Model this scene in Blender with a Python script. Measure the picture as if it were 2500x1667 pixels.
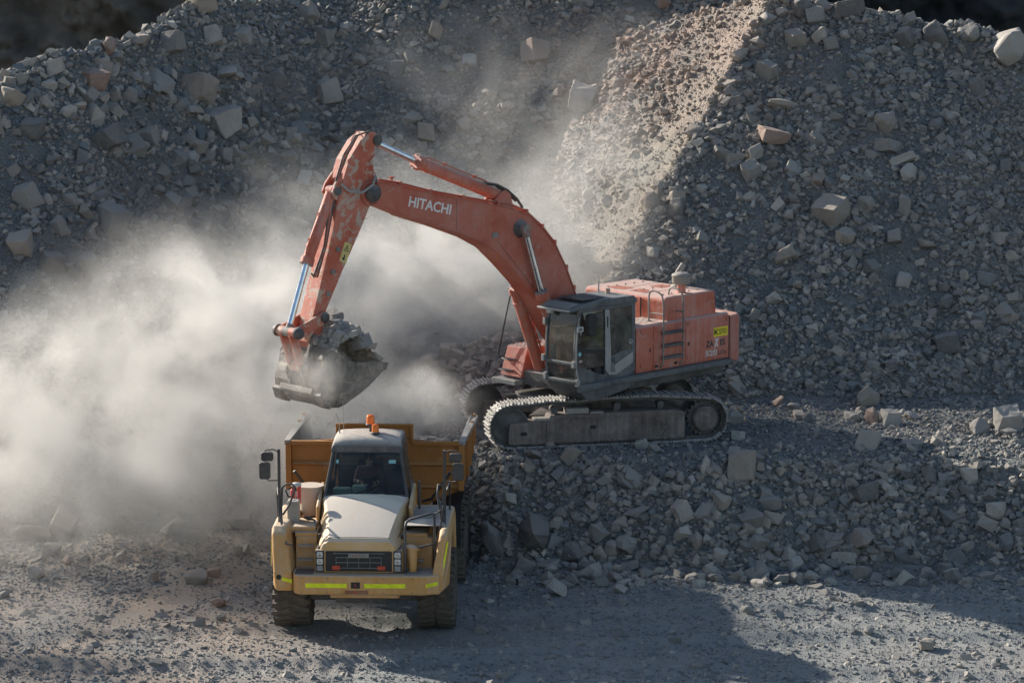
import bpy, bmesh, math, random
import numpy as np
from mathutils import Vector, Matrix
rad = math.radians
for o in list(bpy.data.objects): bpy.data.objects.remove(o)
S = bpy.context.scene
COL = S.collection
# ------------------------------------------------------------------ camera
CAM_H = 15.7
cd = bpy.data.cameras.new('camera'); cam = bpy.data.objects.new('camera', cd); COL.objects.link(cam)
cam.location = (0, 0, CAM_H); cam.rotation_euler = (rad(90-9.5), 0, 0)
cd.lens = 108.0; cd.sensor_width = 36; cd.clip_start = 1; cd.clip_end = 2000
S.camera = cam
# ------------------------------------------------------------------ sky, sun
SUN_EL = 24.5
SV = Vector((-0.775, 0.632, 0)).normalized()*math.cos(rad(SUN_EL)); SV.z = math.sin(rad(SUN_EL))
W = bpy.data.worlds.new('World'); S.world = W; W.use_nodes = True
nt = W.node_tree; bg = nt.nodes['Background']
sky = nt.nodes.new('ShaderNodeTexSky'); sky.sky_type = 'NISHITA'; sky.sun_disc = False
sky.sun_elevation = rad(SUN_EL); sky.sun_rotation = math.atan2(SV.x, SV.y); sky.altitude = 300
hs_ = nt.nodes.new('ShaderNodeHueSaturation'); hs_.inputs['Saturation'].default_value = .97; nt.links.new(sky.outputs[0], hs_.inputs['Color']); nt.links.new(hs_.outputs[0], bg.inputs[0]); bg.inputs[1].default_value = 0.085
sl = bpy.data.lights.new('sun', 'SUN'); sl.energy = 5.0; sl.angle = rad(0.6); sl.color = (1, .93, .83)
sun = bpy.data.objects.new('sun', sl); COL.objects.link(sun)
sun.location = (-40, 60, 60); sun.rotation_euler = SV.to_track_quat('Z', 'Y').to_euler()
S.view_settings.view_transform = 'Standard'; S.view_settings.look = 'None'
S.view_settings.exposure = 0.75; S.view_settings.gamma = 1
cy = S.cycles
cy.use_denoising = True; cy.use_adaptive_sampling = True; cy.adaptive_threshold = 0.04
cy.max_bounces = 6; cy.diffuse_bounces = 2; cy.glossy_bounces = 2; cy.transmission_bounces = 4
cy.transparent_max_bounces = 8; cy.volume_bounces = 1; cy.volume_step_rate = 1.0; cy.volume_max_steps = 160
# ------------------------------------------------------------------ helpers
class MB:
    """collects shapes, builds one mesh object"""
    def __init__(s, M=None): s.v = []; s.f = []; s.sm = []; s.mi = []; s.M = M or Matrix(); s.cur = 0
    def add(s, vs, fs, smooth=False):
        b = len(s.v); s.v += [tuple(s.M @ Vector(p)) for p in vs]
        for f in fs: s.f.append([b+i for i in f]); s.sm.append(smooth); s.mi.append(s.cur)
        return s
    def box(s, a, b, R=None):
        x0, y0, z0 = [min(a[i], b[i]) for i in range(3)]; x1, y1, z1 = [max(a[i], b[i]) for i in range(3)]
        vs = [(x0,y0,z0),(x1,y0,z0),(x1,y1,z0),(x0,y1,z0),(x0,y0,z1),(x1,y0,z1),(x1,y1,z1),(x0,y1,z1)]
        if R is not None:
            c = Vector(((x0+x1)/2, (y0+y1)/2, (z0+z1)/2)); vs = [c + R @ (Vector(v)-c) for v in vs]
        return s.add(vs, [(0,3,2,1),(4,5,6,7),(0,1,5,4),(1,2,6,5),(2,3,7,6),(3,0,4,7)])
    def hexa(s, vs): return s.add(vs, [(0,3,2,1),(4,5,6,7),(0,1,5,4),(1,2,6,5),(2,3,7,6),(3,0,4,7)])
    def prism(s, prof, a, b, axis='y', smooth=False):
        def P(p, t):
            if axis == 'y': return (p[0], t, p[1])
            if axis == 'x': return (t, p[0], p[1])
            return (p[0], p[1], t)
        n = len(prof); vs = [P(p, a) for p in prof]+[P(p, b) for p in prof]
        s.add(vs, [list(range(n)), list(range(2*n-1, n-1, -1))])
        bs = len(s.v)-2*n
        for i in range(n):
            j = (i+1) % n; s.f.append([bs+i, bs+n+i, bs+n+j, bs+j]); s.sm.append(smooth); s.mi.append(s.cur)
        return s
    def cyl(s, p0, p1, r, n=20, r2=None, caps=True, smooth=True):
        p0, p1 = Vector(p0), Vector(p1); r2 = r if r2 is None else r2
        d = (p1-p0).normalized(); u = d.orthogonal().normalized(); w = d.cross(u)
        vs = []
        for p, q in ((p0, r), (p1, r2)):
            vs += [p+(u*math.cos(2*math.pi*i/n)+w*math.sin(2*math.pi*i/n))*q for i in range(n)]
        s.add(vs, [(i, (i+1) % n, n+(i+1) % n, n+i) for i in range(n)], smooth)
        if caps: s.add(vs, [list(range(n))[::-1], list(range(n, 2*n))])
        return s
    def tube(s, pts, r, n=8):
        pts = [Vector(p) for p in pts]; m = len(pts); vs = []; pu = None
        for i, p in enumerate(pts):
            d = (pts[min(i+1, m-1)]-pts[max(i-1, 0)]).normalized()
            u = d.orthogonal().normalized() if pu is None else (pu-d*pu.dot(d)).normalized()
            pu = u; w = d.cross(u)
            vs += [p+(u*math.cos(2*math.pi*k/n)+w*math.sin(2*math.pi*k/n))*r for k in range(n)]
        fs = [(i*n+k, i*n+(k+1) % n, (i+1)*n+(k+1) % n, (i+1)*n+k) for i in range(m-1) for k in range(n)]
        s.add(vs, fs, True); return s.add(vs, [list(range(n))[::-1], list(range((m-1)*n, m*n))])
    def lathe(s, prof, c, ax, n=32, smooth=True):
        """prof: (radius, along) ; revolve about ax through c"""
        c = Vector(c); d = Vector(ax).normalized(); u = d.orthogonal().normalized(); w = d.cross(u); m = len(prof)
        vs = [c+d*a+(u*math.cos(2*math.pi*k/n)+w*math.sin(2*math.pi*k/n))*r for r, a in prof for k in range(n)]
        return s.add(vs, [(i*n+k, i*n+(k+1) % n, (i+1)*n+(k+1) % n, (i+1)*n+k) for i in range(m-1) for k in range(n)], smooth)
    def ring(s, outer, inner, a, b, axis='y'):
        """frame: outer loop minus inner loop (same count), thickness a..b"""
        def P(p, t): return (p[0], t, p[1]) if axis == 'y' else ((t, p[0], p[1]) if axis == 'x' else (p[0], p[1], t))
        n = len(outer); vs = [P(p, a) for p in outer]+[P(p, a) for p in inner]+[P(p, b) for p in outer]+[P(p, b) for p in inner]
        fs = []
        for i in range(n):
            j = (i+1) % n
            fs += [(i, j, n+j, n+i), (2*n+i, 3*n+i, 3*n+j, 2*n+j), (i, 2*n+i, 2*n+j, j), (n+i, n+j, 3*n+j, 3*n+i)]
        return s.add(vs, fs)
    def build(s, name, mat, parent=None, bevel=0, seg=2):
        me = bpy.data.meshes.new(name); me.from_pydata(s.v, [], s.f); me.validate()
        bm = bmesh.new(); bm.from_mesh(me); bmesh.ops.recalc_face_normals(bm, faces=bm.faces); bm.to_mesh(me); bm.free()
        if len(me.polygons) == len(s.sm): me.polygons.foreach_set('use_smooth', s.sm); me.polygons.foreach_set('material_index', s.mi)
        for m in (mat if isinstance(mat, (list, tuple)) else [mat]): me.materials.append(m)
        o = bpy.data.objects.new(name, me); COL.objects.link(o)
        if parent: o.parent = parent
        if bevel:
            md = o.modifiers.new('bevel', 'BEVEL'); md.width = bevel; md.segments = seg; md.limit_method = 'ANGLE'; md.angle_limit = rad(35)
            md.harden_normals = False; md.use_clamp_overlap = True
        return o
def tag(o, label=None, cat=None, group=None, kind=None):
    for k, v in (('label', label), ('category', cat), ('group', group), ('kind', kind)):
        if v: o[k] = v
    return o
def empty(name, loc, rz=0, **kw):
    o = bpy.data.objects.new(name, None); COL.objects.link(o); o.location = loc; o.rotation_euler = (0, 0, rz); return tag(o, **kw)
def rounded(x0, z0, x1, z1, r, n=4):
    out = []
    for cx, cz, a0 in ((x1-r, z0+r, -90), (x1-r, z1-r, 0), (x0+r, z1-r, 90), (x0+r, z0+r, 180)):
        out += [(cx+r*math.cos(rad(a0+90*k/n)), cz+r*math.sin(rad(a0+90*k/n))) for k in range(n+1)]
    return out
def lettering(txt, size, M, mat, parent, name='lettering', bold=.0, depth=.004, width=1.0, shear=0, height=None):
    cu = bpy.data.curves.new(name, 'FONT'); cu.body = txt; cu.size = size; cu.extrude = depth; cu.offset = bold; cu.shear = shear
    cu.resolution_u = 3
    t = bpy.data.objects.new(name, cu); COL.objects.link(t)
    dg = bpy.context.evaluated_depsgraph_get(); me = bpy.data.meshes.new_from_object(t.evaluated_get(dg))
    bpy.data.objects.remove(t)
    co = [v.co for v in me.vertices]; x0 = min(c.x for c in co); x1 = max(c.x for c in co); y0 = min(c.y for c in co); y1 = max(c.y for c in co)
    me.transform(Matrix.Diagonal((width/(x1-x0), (height or size*.72)/(y1-y0), 1, 1)) @ Matrix.Translation((-x0, -y0, 0))); me.transform(M); me.materials.clear(); me.materials.append(mat)
    o = bpy.data.objects.new(name, me); COL.objects.link(o); o.parent = parent; return o
# ------------------------------------------------------------------ numpy noise
def vnoise(x, y, seed=0):
    xi = np.floor(x).astype(np.int64); yi = np.floor(y).astype(np.int64); fx = x-xi; fy = y-yi
    fx = fx*fx*(3-2*fx); fy = fy*fy*(3-2*fy)
    def h(a, b):
        n = (a*374761393+b*668265263+seed*974634777) & 0xffffffff
        n = ((n ^ (n >> 13))*1274126177) & 0xffffffff
        n = ((n ^ (n >> 16))*2246822519) & 0xffffffff
        return ((n ^ (n >> 15)) & 0xffff)/32767.5-1
    return (h(xi, yi)*(1-fx)+h(xi+1, yi)*fx)*(1-fy)+(h(xi, yi+1)*(1-fx)+h(xi+1, yi+1)*fx)*fy
def fbm(x, y, f, o, seed=0, g=.5):
    t = 0; a = 1
    for i in range(o): t = t+a*vnoise(x*f+i*17.3, y*f-i*9.1, seed+i); f *= 2.03; a *= g
    return t
def sstep(a, b, x): t = np.clip((x-a)/(b-a), 0, 1); return t*t*(3-2*t)
# ------------------------------------------------------------------ materials
def newmat(name):
    m = bpy.data.materials.new(name); m.use_nodes = True; t = m.node_tree; b = t.nodes['Principled BSDF']; return m, t, b
def N(t, typ, **kw):
    n = t.nodes.new(typ)
    for k, v in kw.items():
        if k.startswith('i_'): n.inputs[int(k[2:]) if k[2:].isdigit() else k[2:].replace('_', ' ')].default_value = v
        else: setattr(n, k, v)
    return n
def math_(t, op, a, b=None, c=None, clamp=False):
    n = t.nodes.new('ShaderNodeMath'); n.operation = op; n.use_clamp = clamp
    for i, x in enumerate((a, b, c)):
        if x is None: continue
        if isinstance(x, (int, float)): n.inputs[i].default_value = x
        else: t.links.new(x, n.inputs[i])
    return n.outputs[0]
def mixc(t, f, a, b):
    n = t.nodes.new('ShaderNodeMix'); n.data_type = 'RGBA'
    for i, x in ((0, f), (6, a), (7, b)):
        if isinstance(x, (int, float)): n.inputs[i].default_value = x
        elif isinstance(x, tuple): n.inputs[i].default_value = (*x, 1)
        else: t.links.new(x, n.inputs[i])
    return n.outputs[2]
def noise(t, vec, scale, detail=5, rough=.55, dist=0):
    n = N(t, 'ShaderNodeTexNoise'); n.inputs['Scale'].default_value = scale; n.inputs['Detail'].default_value = detail
    n.inputs['Roughness'].default_value = rough; n.inputs['Distortion'].default_value = dist
    if vec is not None: t.links.new(vec, n.inputs['Vector'])
    return n.outputs[0]
def mrange(t, v, a, b, c=0., d=1.):
    n = N(t, 'ShaderNodeMapRange'); t.links.new(v, n.inputs[0])
    for i, x in enumerate((a, b, c, d)): n.inputs[i+1].default_value = x
    return n.outputs[0]
DUST = (.46, .42, .37)
def paint(name, col, up=.85, side=.3, rough=.5, metal=0., dust=DUST, streak=0., chips=0., chipc=(.33, .30, .27), bump=.02, sc=1.0, col2=None):
    m, t, b = newmat(name)
    co = N(t, 'ShaderNodeTexCoord').outputs['Object']; ge = N(t, 'ShaderNodeNewGeometry')
    sx = N(t, 'ShaderNodeSeparateXYZ'); t.links.new(ge.outputs['Normal'], sx.inputs[0])
    n1 = noise(t, co, 1.3*sc, 7, .62); n2 = noise(t, co, 9*sc, 6, .65)
    upf = math_(t, 'MULTIPLY', mrange(t, sx.outputs[2], .25, .85), mrange(t, n2, .2, .5, up*.6, up))
    sd = math_(t, 'MULTIPLY', mrange(t, n1, .35, .68), side)
    sd = math_(t, 'ADD', sd, math_(t, 'MULTIPLY', mrange(t, n2, .45, .75), side*.5))
    if streak:
        mp = N(t, 'ShaderNodeMapping'); mp.inputs['Scale'].default_value = (9, 9, .5); t.links.new(co, mp.inputs[0])
        sd = math_(t, 'ADD', sd, math_(t, 'MULTIPLY', mrange(t, noise(t, mp.outputs[0], 1, 4, .6), .45, .75), streak))
    f = math_(t, 'MAXIMUM', upf, sd, clamp=True)
    base = mixc(t, mrange(t, n1, .3, .7), tuple(c*.82 for c in col), tuple(min(1, c*1.1) for c in col)) if col2 is None else mixc(t, mrange(t, n1, .45, .6), col, col2)
    if chips:
        cf = mrange(t, noise(t, co, 3.2*sc, 9, .72, .6), .62-chips*.12, .66-chips*.12)
        base = mixc(t, math_(t, 'MULTIPLY', cf, .85), base, chipc)
    c = mixc(t, f, base, dust); t.links.new(c, b.inputs['Base Color'])
    t.links.new(mrange(t, f, 0, 1, rough, .95), b.inputs['Roughness'])
    if metal: t.links.new(mrange(t, f, 0, .8, metal, 0), b.inputs['Metallic'])
    bp = N(t, 'ShaderNodeBump'); bp.inputs['Strength'].default_value = .5; bp.inputs['Distance'].default_value = bump
    t.links.new(n2, bp.inputs['Height']); t.links.new(bp.outputs[0], b.inputs['Normal'])
    return m
def plain(name, col, rough=.6, metal=0.):
    m, t, b = newmat(name)
    co = N(t, 'ShaderNodeTexCoord').outputs['Object']
    t.links.new(mixc(t, mrange(t, noise(t, co, 6, 5), .3, .7), tuple(c*.8 for c in col), tuple(min(1, c*1.12) for c in col)), b.inputs['Base Color'])
    b.inputs['Roughness'].default_value = rough; b.inputs['Metallic'].default_value = metal; return m
def glass(name, tint=(.55, .68, .66), dustf=.12):
    m, t, b = newmat(name); out = t.nodes['Material Output']
    tr = N(t, 'ShaderNodeBsdfTransparent'); tr.inputs[0].default_value = (*tint, 1)
    gl = N(t, 'ShaderNodeBsdfGlossy'); gl.inputs['Roughness'].default_value = .04
    ge = N(t, 'ShaderNodeNewGeometry'); dp = N(t, 'ShaderNodeVectorMath', operation='DOT_PRODUCT'); t.links.new(ge.outputs['Incoming'], dp.inputs[0]); t.links.new(ge.outputs['Normal'], dp.inputs[1])
    fr = math_(t, 'MULTIPLY_ADD', math_(t, 'POWER', math_(t, 'SUBTRACT', 1.0, math_(t, 'ABSOLUTE', dp.outputs['Value'])), 5.0), .9, .05)
    mx = N(t, 'ShaderNodeMixShader'); t.links.new(fr, mx.inputs[0]); t.links.new(tr.outputs[0], mx.inputs[1]); t.links.new(gl.outputs[0], mx.inputs[2])
    df = N(t, 'ShaderNodeBsdfDiffuse'); df.inputs[0].default_value = (*DUST, 1)
    co = N(t, 'ShaderNodeTexCoord').outputs['Object']
    f = mrange(t, noise(t, co, 3, 8, .65), .35, .8, 0, dustf*2)
    m2 = N(t, 'ShaderNodeMixShader'); t.links.new(f, m2.inputs[0]); t.links.new(mx.outputs[0], m2.inputs[1]); t.links.new(df.outputs[0], m2.inputs[2])
    t.links.new(m2.outputs[0], out.inputs['Surface']); return m
def rockmat(name, gain=1.0, per_object=True, fine=False, wall=False, dark=False, floor_=False):
    m, t, b = newmat(name)
    ge = N(t, 'ShaderNodeNewGeometry'); pos = ge.outputs['Position']
    if per_object:
        rnd = N(t, 'ShaderNodeObjectInfo').outputs['Random']
        co = N(t, 'ShaderNodeTexCoord').outputs['Object']
    else: rnd = noise(t, pos, 2.2, 3); co = pos
    cr = N(t, 'ShaderNodeValToRGB'); e = cr.color_ramp.elements
    pal = ((.065, .078, .085, 1), (.11, .125, .13, 1), (.155, .165, .163, 1), (.22, .215, .20, 1), (.34, .32, .28, 1)) if dark else ((.12, .125, .122, 1), (.20, .192, .175, 1), (.29, .268, .235, 1), (.37, .335, .285, 1), (.52, .48, .42, 1))
    e[0].position = 0; e[0].color = pal[0]; e[1].position = 1; e[1].color = pal[4]
    for p, c in ((.3, pal[1]), (.6, pal[2]), (.85, pal[3])):
        q = cr.color_ramp.elements.new(p); q.color = c
    t.links.new(rnd, cr.inputs[0])
    n1 = noise(t, co, 3 if per_object else 1.1, 8, .65); n2 = noise(t, pos, 14, 7, .7); nb = noise(t, pos, .16, 3)
    c = mixc(t, mrange(t, n1, .3, .7, 0, .5), cr.outputs[0], mixc(t, mrange(t, n2, .3, .7), (.085, .097, .10) if dark else (.13, .128, .12), (.26, .26, .245) if dark else (.37, .34, .295)))
    # warm / pink country rock patches: where the material itself changes along the face
    vm = N(t, 'ShaderNodeVectorMath', operation='DISTANCE'); t.links.new(pos, vm.inputs[0]); vm.inputs[1].default_value = (3.6, 85.5, 9.5)
    pk = math_(t, 'MULTIPLY', mrange(t, vm.outputs['Value'], 7.0, 1.5), mrange(t, math_(t, 'ADD', noise(t, pos, .8, 4), math_(t, 'MULTIPLY', rnd, .35)), .5, .85))
    c = mixc(t, math_(t, 'MULTIPLY', pk, .75), c, (.34, .20, .145))
    c = mixc(t, mrange(t, nb, .48, .62, 0, .38), c, (.24, .215, .195))
    sx = N(t, 'ShaderNodeSeparateXYZ'); t.links.new(ge.outputs['Normal'], sx.inputs[0])
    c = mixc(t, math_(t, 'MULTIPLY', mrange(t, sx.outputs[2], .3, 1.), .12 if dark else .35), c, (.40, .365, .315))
    # pale, pinkish fines left of the right pile's ridge; sunlit tone painted in too
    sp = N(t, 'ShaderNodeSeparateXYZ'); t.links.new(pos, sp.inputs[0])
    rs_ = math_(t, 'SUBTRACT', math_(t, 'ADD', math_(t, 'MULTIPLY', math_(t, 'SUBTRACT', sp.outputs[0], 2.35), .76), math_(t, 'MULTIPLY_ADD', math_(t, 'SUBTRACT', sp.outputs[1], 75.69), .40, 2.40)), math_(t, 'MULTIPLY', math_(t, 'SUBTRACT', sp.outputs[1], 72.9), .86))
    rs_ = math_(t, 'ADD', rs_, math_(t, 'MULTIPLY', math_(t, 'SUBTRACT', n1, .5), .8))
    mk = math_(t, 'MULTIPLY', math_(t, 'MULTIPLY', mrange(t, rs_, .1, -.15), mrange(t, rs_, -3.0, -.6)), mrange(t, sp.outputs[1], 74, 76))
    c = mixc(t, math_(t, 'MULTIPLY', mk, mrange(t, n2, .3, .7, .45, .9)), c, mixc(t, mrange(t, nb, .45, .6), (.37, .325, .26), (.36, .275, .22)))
    if wall: c = mixc(t, mrange(t, math_(t, 'ADD', sp.outputs[0], math_(t, 'MULTIPLY', n1, 8)), 6, -12), mixc(t, .85, c, (.02, .024, .03)), mixc(t, .7, c, (.20, .165, .13)))  # tan at left paints in the sunlit dust haze; right end made darker
    if floor_: c = mixc(t, math_(t, 'MULTIPLY', mrange(t, sp.outputs[0], -2.5, -6), mrange(t, noise(t, pos, .5, 5), .35, .6, .2, .8)), c, (.30, .235, .18))
    if gain != 1:
        mm = N(t, 'ShaderNodeVectorMath', operation='SCALE'); t.links.new(c, mm.inputs[0]); mm.inputs['Scale'].default_value = gain; c = mm.outputs[0]
    t.links.new(c, b.inputs['Base Color']); b.inputs['Roughness'].default_value = .93; b.inputs['Specular IOR Level'].default_value = .25
    vo = N(t, 'ShaderNodeTexVoronoi'); vo.inputs['Scale'].default_value = (38 if floor_ else 22) if fine else 9; t.links.new(pos, vo.inputs['Vector'])
    h = math_(t, 'ADD', math_(t, 'MULTIPLY', n2, .6), math_(t, 'MULTIPLY', n1, .5))
    if fine: h = math_(t, 'ADD', h, math_(t, 'MULTIPLY', vo.outputs['Distance'], -1.2))
    bp = N(t, 'ShaderNodeBump'); bp.inputs['Strength'].default_value = .8 if fine else .6; bp.inputs['Distance'].default_value = (.018 if floor_ else .05) if fine else .03
    t.links.new(h, bp.inputs['Height']); t.links.new(bp.outputs[0], b.inputs['Normal'])
    return m
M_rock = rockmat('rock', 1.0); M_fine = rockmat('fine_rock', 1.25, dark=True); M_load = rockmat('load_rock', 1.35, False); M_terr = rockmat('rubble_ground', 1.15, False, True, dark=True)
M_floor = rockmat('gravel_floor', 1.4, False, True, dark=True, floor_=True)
ORANGE = (.52, .085, .035)
M_or = paint('orange_paint', (.53, .10, .042), up=.85, side=.30, streak=.34, chips=.12, dust=(.50, .40, .35))
M_orb = paint('boom_paint', (.50, .092, .045), up=.6, side=.45, streak=.12, dust=(.46, .29, .23), chips=.08)
M_arm = paint('arm_paint', (.52, .10, .045), up=.6, side=.30, chips=.75, chipc=(.44, .37, .29), dust=(.5, .40, .33))
M_worn = paint('worn_steel', (.20, .18, .16), up=.6, side=.55, chips=.6, chipc=(.30, .12, .07), rough=.6, metal=.1, dust=(.40, .37, .33))
M_bucket = paint('bucket_steel', (.075, .068, .06), up=.6, side=.45, rough=.5, metal=.2, dust=(.25, .23, .20), chips=.9, chipc=(.24, .19, .15), streak=.35, sc=1.6)
M_dark = paint('dark_steel', (.035, .036, .04), up=.55, side=.22, rough=.5)
M_track = paint('track_steel', (.075, .066, .06), up=1.0, side=.35, rough=.6, metal=.2, dust=(.74, .70, .63))
M_frame = paint('crawler_frame_steel', (.085, .062, .052), up=.85, side=.55, streak=.4, chips=.4, chipc=(.20, .17, .145),  rough=.7, dust=(.30, .26, .23))
M_cab = paint('cab_paint', (.045, .055, .062), up=.42, side=.3, streak=.15, rough=.4, dust=(.34, .34, .33))
M_grey = paint('grey_panel', (.30, .30, .29), up=.4, side=.3, rough=.55)
M_chrome = plain('chrome_rod', (.75, .77, .8), .12, 1.)
M_black = plain('black_rubber', (.02, .02, .021), .6)
M_hose = paint('hose', (.03, .03, .03), up=.5, side=.2)
M_seat = plain('seat_fabric', (.03, .035, .045), .9)
M_int = plain('cab_interior', (.05, .055, .06), .8)
M_glass = glass('cab_glass', (.60, .72, .69), .14)
M_glassd = glass('dark_glass', (.26, .32, .33), .16)
M_wind = glass('windscreen_glass', (.50, .62, .62), .05)
M_yel = paint('truck_paint', (.60, .29, .06), up=.85, side=.30, rough=.45, dust=(.57, .48, .36), streak=.30, chips=.2, chipc=(.30, .20, .11))
M_hood = paint('hood_paint', (.62, .36, .11), up=1.05, side=.35, rough=.45, dust=(.62, .56, .48), bump=.004)
M_body = paint('dump_body_paint', (.36, .13, .015), up=.6, side=.2, streak=.12, rough=.5, dust=(.40, .24, .11), chips=.1)
M_bodyin = paint('worn_body_steel', (.26, .25, .24), up=.6, side=.5, rough=.45, metal=.3, dust=(.40, .38, .34))
M_tyre = paint('tyre_rubber', (.045, .04, .035), up=.7, side=.5, rough=.8, dust=(.21, .17, .13), bump=.01)
M_rim = paint('rim_paint', (.45, .27, .09), up=.6, side=.55, dust=(.38, .32, .25))
M_blackp = paint('black_paint', (.022, .024, .028), up=.45, side=.12, rough=.4)
M_tape = plain('yellow_reflective_tape', (.80, .85, .01), .4)
M_sign = plain('yellow_sign', (.85, .68, .02), .5); M_warn = paint('warning_yellow', (.72, .58, .20), up=.3, side=.3)
M_ink = plain('black_ink', (.03, .03, .03), .6)
M_whi = paint('white_lettering', (.80, .78, .74), up=.2, side=.25, dust=(.6, .45, .38))
M_dk = plain('grey_lettering', (.075, .055, .055), .6)
M_fade = plain('faded_lettering', (.55, .46, .42), .6)
M_lamp = plain('lamp_glass', (.62, .62, .58), .25)
M_amber = plain('amber_lens', (.95, .20, .02), .25)
M_red = plain('red_lens', (.55, .06, .03), .35)
M_redp = paint('extinguisher_red', (.6, .03, .025), up=.4, side=.25)
M_cream = paint('dusty_cylinder', (.52, .40, .30), up=.8, side=.6, dust=(.55, .47, .39))
M_pad = paint('antislip', (.30, .27, .24), up=.8, side=.4)
M_teal = plain('sticker_teal', (.25, .5, .52), .5)
M_white = paint('white_plastic', (.6, .6, .58), up=.4, side=.35)

# ------------------------------------------------------------------ terrain
def softmin(a, b, k=.35): h = np.clip(.5+.5*(b-a)/k, 0, 1); return b*(1-h)+a*h-k*h*(1-h)
def softmax(a, b, k=.35): return -softmin(-a, -b, k)
ZB = 2.02
def zones(X, Y):
    X = np.asarray(X, float); Y = np.asarray(Y, float)
    w = fbm(X, Y, .22, 3, 5)
    fl = .03*fbm(X, Y, .35, 3, 1)+.012*fbm(X, Y, 1.6, 3, 2)
    # shallow wheel ruts and a little windrow crossing the floor
    fl = fl + .06*np.exp(-((Y-59.4+.12*X-.5*np.sin(X*.5))/.5)**2)*sstep(3, 6, X) + .05*np.exp(-((Y-61.8+.10*X)/.4)**2)*sstep(2, 5, X)
    fl = fl - .05*np.exp(-((X+3.9-.06*(Y-56)**1.0-.9*np.sin((Y-50)*.22))/.42)**2)*sstep(60, 57, Y)*(1+.35*np.sin(Y*14)) - .05*np.exp(-((X+1.5-.9*np.sin((Y-50)*.22))/.42)**2)*sstep(60, 57, Y)*(1+.35*np.sin(Y*14))
    for k_, (x0, s0, y0) in enumerate(((3.5, .10, 57.6), (3.5, .10, 60.0), (2.0, -.05, 56.2))):
        yy_ = y0+s0*(X-x0)+.4*np.sin(X*.33+k_); fl = fl - .055*np.exp(-((Y-yy_)/.40)**2)*(1+.3*np.sin(X*14)) + .05*np.exp(-((Y-yy_-.62)/.2)**2)
    fl = fl+.035*np.sin((X*.35+Y)*9)*np.exp(-((X+9.5+.8*(Y-57))/1.6)**2)*sstep(62, 59, Y)
    fl = fl + .25*sstep(61.5, 66, Y)*sstep(-4.5, -7, X)*(1+.7*fbm(X, Y, .8, 3, 9))
    toeY = 64.1+.55*vnoise(X*.45, X*0+3, 11)-.9*sstep(9, 14, X)
    bx = np.where(Y < 65, -.75, -.75-(Y-65)*.75)+.12*w
    d = np.minimum((Y-toeY)*.90, (X-bx)*1.15)
    be = softmin(d+.16*w, ZB+.05*w*sstep(67.8, 69.5, Y)+0*X, .3)
    be = be - .55*sstep(70.5, 73.5, Y)*sstep(9, 13, X)*0
    # small heap ahead of the far crawler
    heap = ZB+1.3-.72*np.sqrt((np.maximum(np.abs(X+.5)-.9, 0))**2*1.0+((Y-73.7)*1.0)**2)+.18*fbm(X, Y, .9, 3, 21)
    # right pile: two faces meeting in a ridge
    R1 = ZB+.86*(Y-72.9)+.18*w+.16*fbm(X, Y, .6, 3, 31)-.4*sstep(8, 14, X)
    R2 = 4.42+.76*(X-2.35)+.40*(Y-75.69)+.07*fbm(X, Y, .7, 3, 33)
    R = softmin(R1, R2, .08)
    cR = 10.5-.36*(X-9.9)
    R = softmin(R, np.where(Y > 0, cR+.3*w-.7*np.maximum(Y-84.0, -1), 0), .5)
    Yt = 65.9+9.6*sstep(-13.5, -5, X)
    L = .75*(Y-Yt)+.5*w+.3*fbm(X, Y, .55, 3, 41)
    cL = 8.2+.56*(X+13.4)+.35*w+8*sstep(-5, 0, X)-40*sstep(7.0, 9.5, X)
    L = softmin(L, cL-.4*np.maximum(Y-80.2-1.15*(X+13.4), -2), .4)
    return fl, be, heap, R, L
def height(X, Y, detail=True):
    fl, be, heap, R, L = zones(X, Y)
    z = softmax(softmax(fl, be, .15), softmax(heap, softmax(R, L, .3), .3), .3)
    if detail:
        X = np.asarray(X, float); Y = np.asarray(Y, float)
        k = sstep(.15, .8, z); flat = sstep(70, 68.5, Y)*sstep(1.85, 2.0, be)
        k = k*(1-.75*sstep(1.8, 2.0, be)*sstep(ZB+.5, ZB+.1, z))
        z = z + k*(.07*fbm(X, Y, 1.7, 4, 51, .6)+.035*np.abs(fbm(X, Y, 5, 2, 61)))
    return z
STEP = .10
xs = np.arange(-21, 21+STEP/2, STEP); ys = np.arange(52, 98+STEP/2, STEP)
GX, GY = np.meshgrid(xs, ys); GZ = height(GX, GY)
nx, ny = len(xs), len(ys)
def build_sheet(name, V, F, mat, smooth=True):
    me = bpy.data.meshes.new(name); me.vertices.add(len(V)); me.vertices.foreach_set('co', V.astype(np.float32).ravel())
    me.loops.add(len(F)*4); me.loops.foreach_set('vertex_index', F.astype(np.int32).ravel())
    me.polygons.add(len(F)); me.polygons.foreach_set('loop_start', np.arange(len(F), dtype=np.int32)*4)
    me.polygons.foreach_set('use_smooth', np.full(len(F), smooth)); me.update(calc_edges=True); me.materials.append(mat)
    o = bpy.data.objects.new(name, me); COL.objects.link(o); return o
idx = np.arange(nx*ny).reshape(ny, nx)
F = np.stack([idx[:-1, :-1], idx[:-1, 1:], idx[1:, 1:], idx[1:, :-1]], -1).reshape(-1, 4)
V = np.stack([GX, GY, GZ], -1).reshape(-1, 3)
cx = V[F].mean(1)
fl, be, heap, R, L = zones(cx[:, 0], cx[:, 1])
top = np.maximum(np.maximum(heap, R), L)
cls = np.where((top > be) & (top > fl+.1), 2, np.where(be > fl+.12, 1, 0))
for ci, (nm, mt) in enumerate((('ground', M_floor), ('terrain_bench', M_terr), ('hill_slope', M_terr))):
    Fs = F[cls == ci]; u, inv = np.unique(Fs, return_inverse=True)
    o = build_sheet(nm, V[u], inv.reshape(-1, 4), mt); o['kind'] = 'structure'
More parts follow.
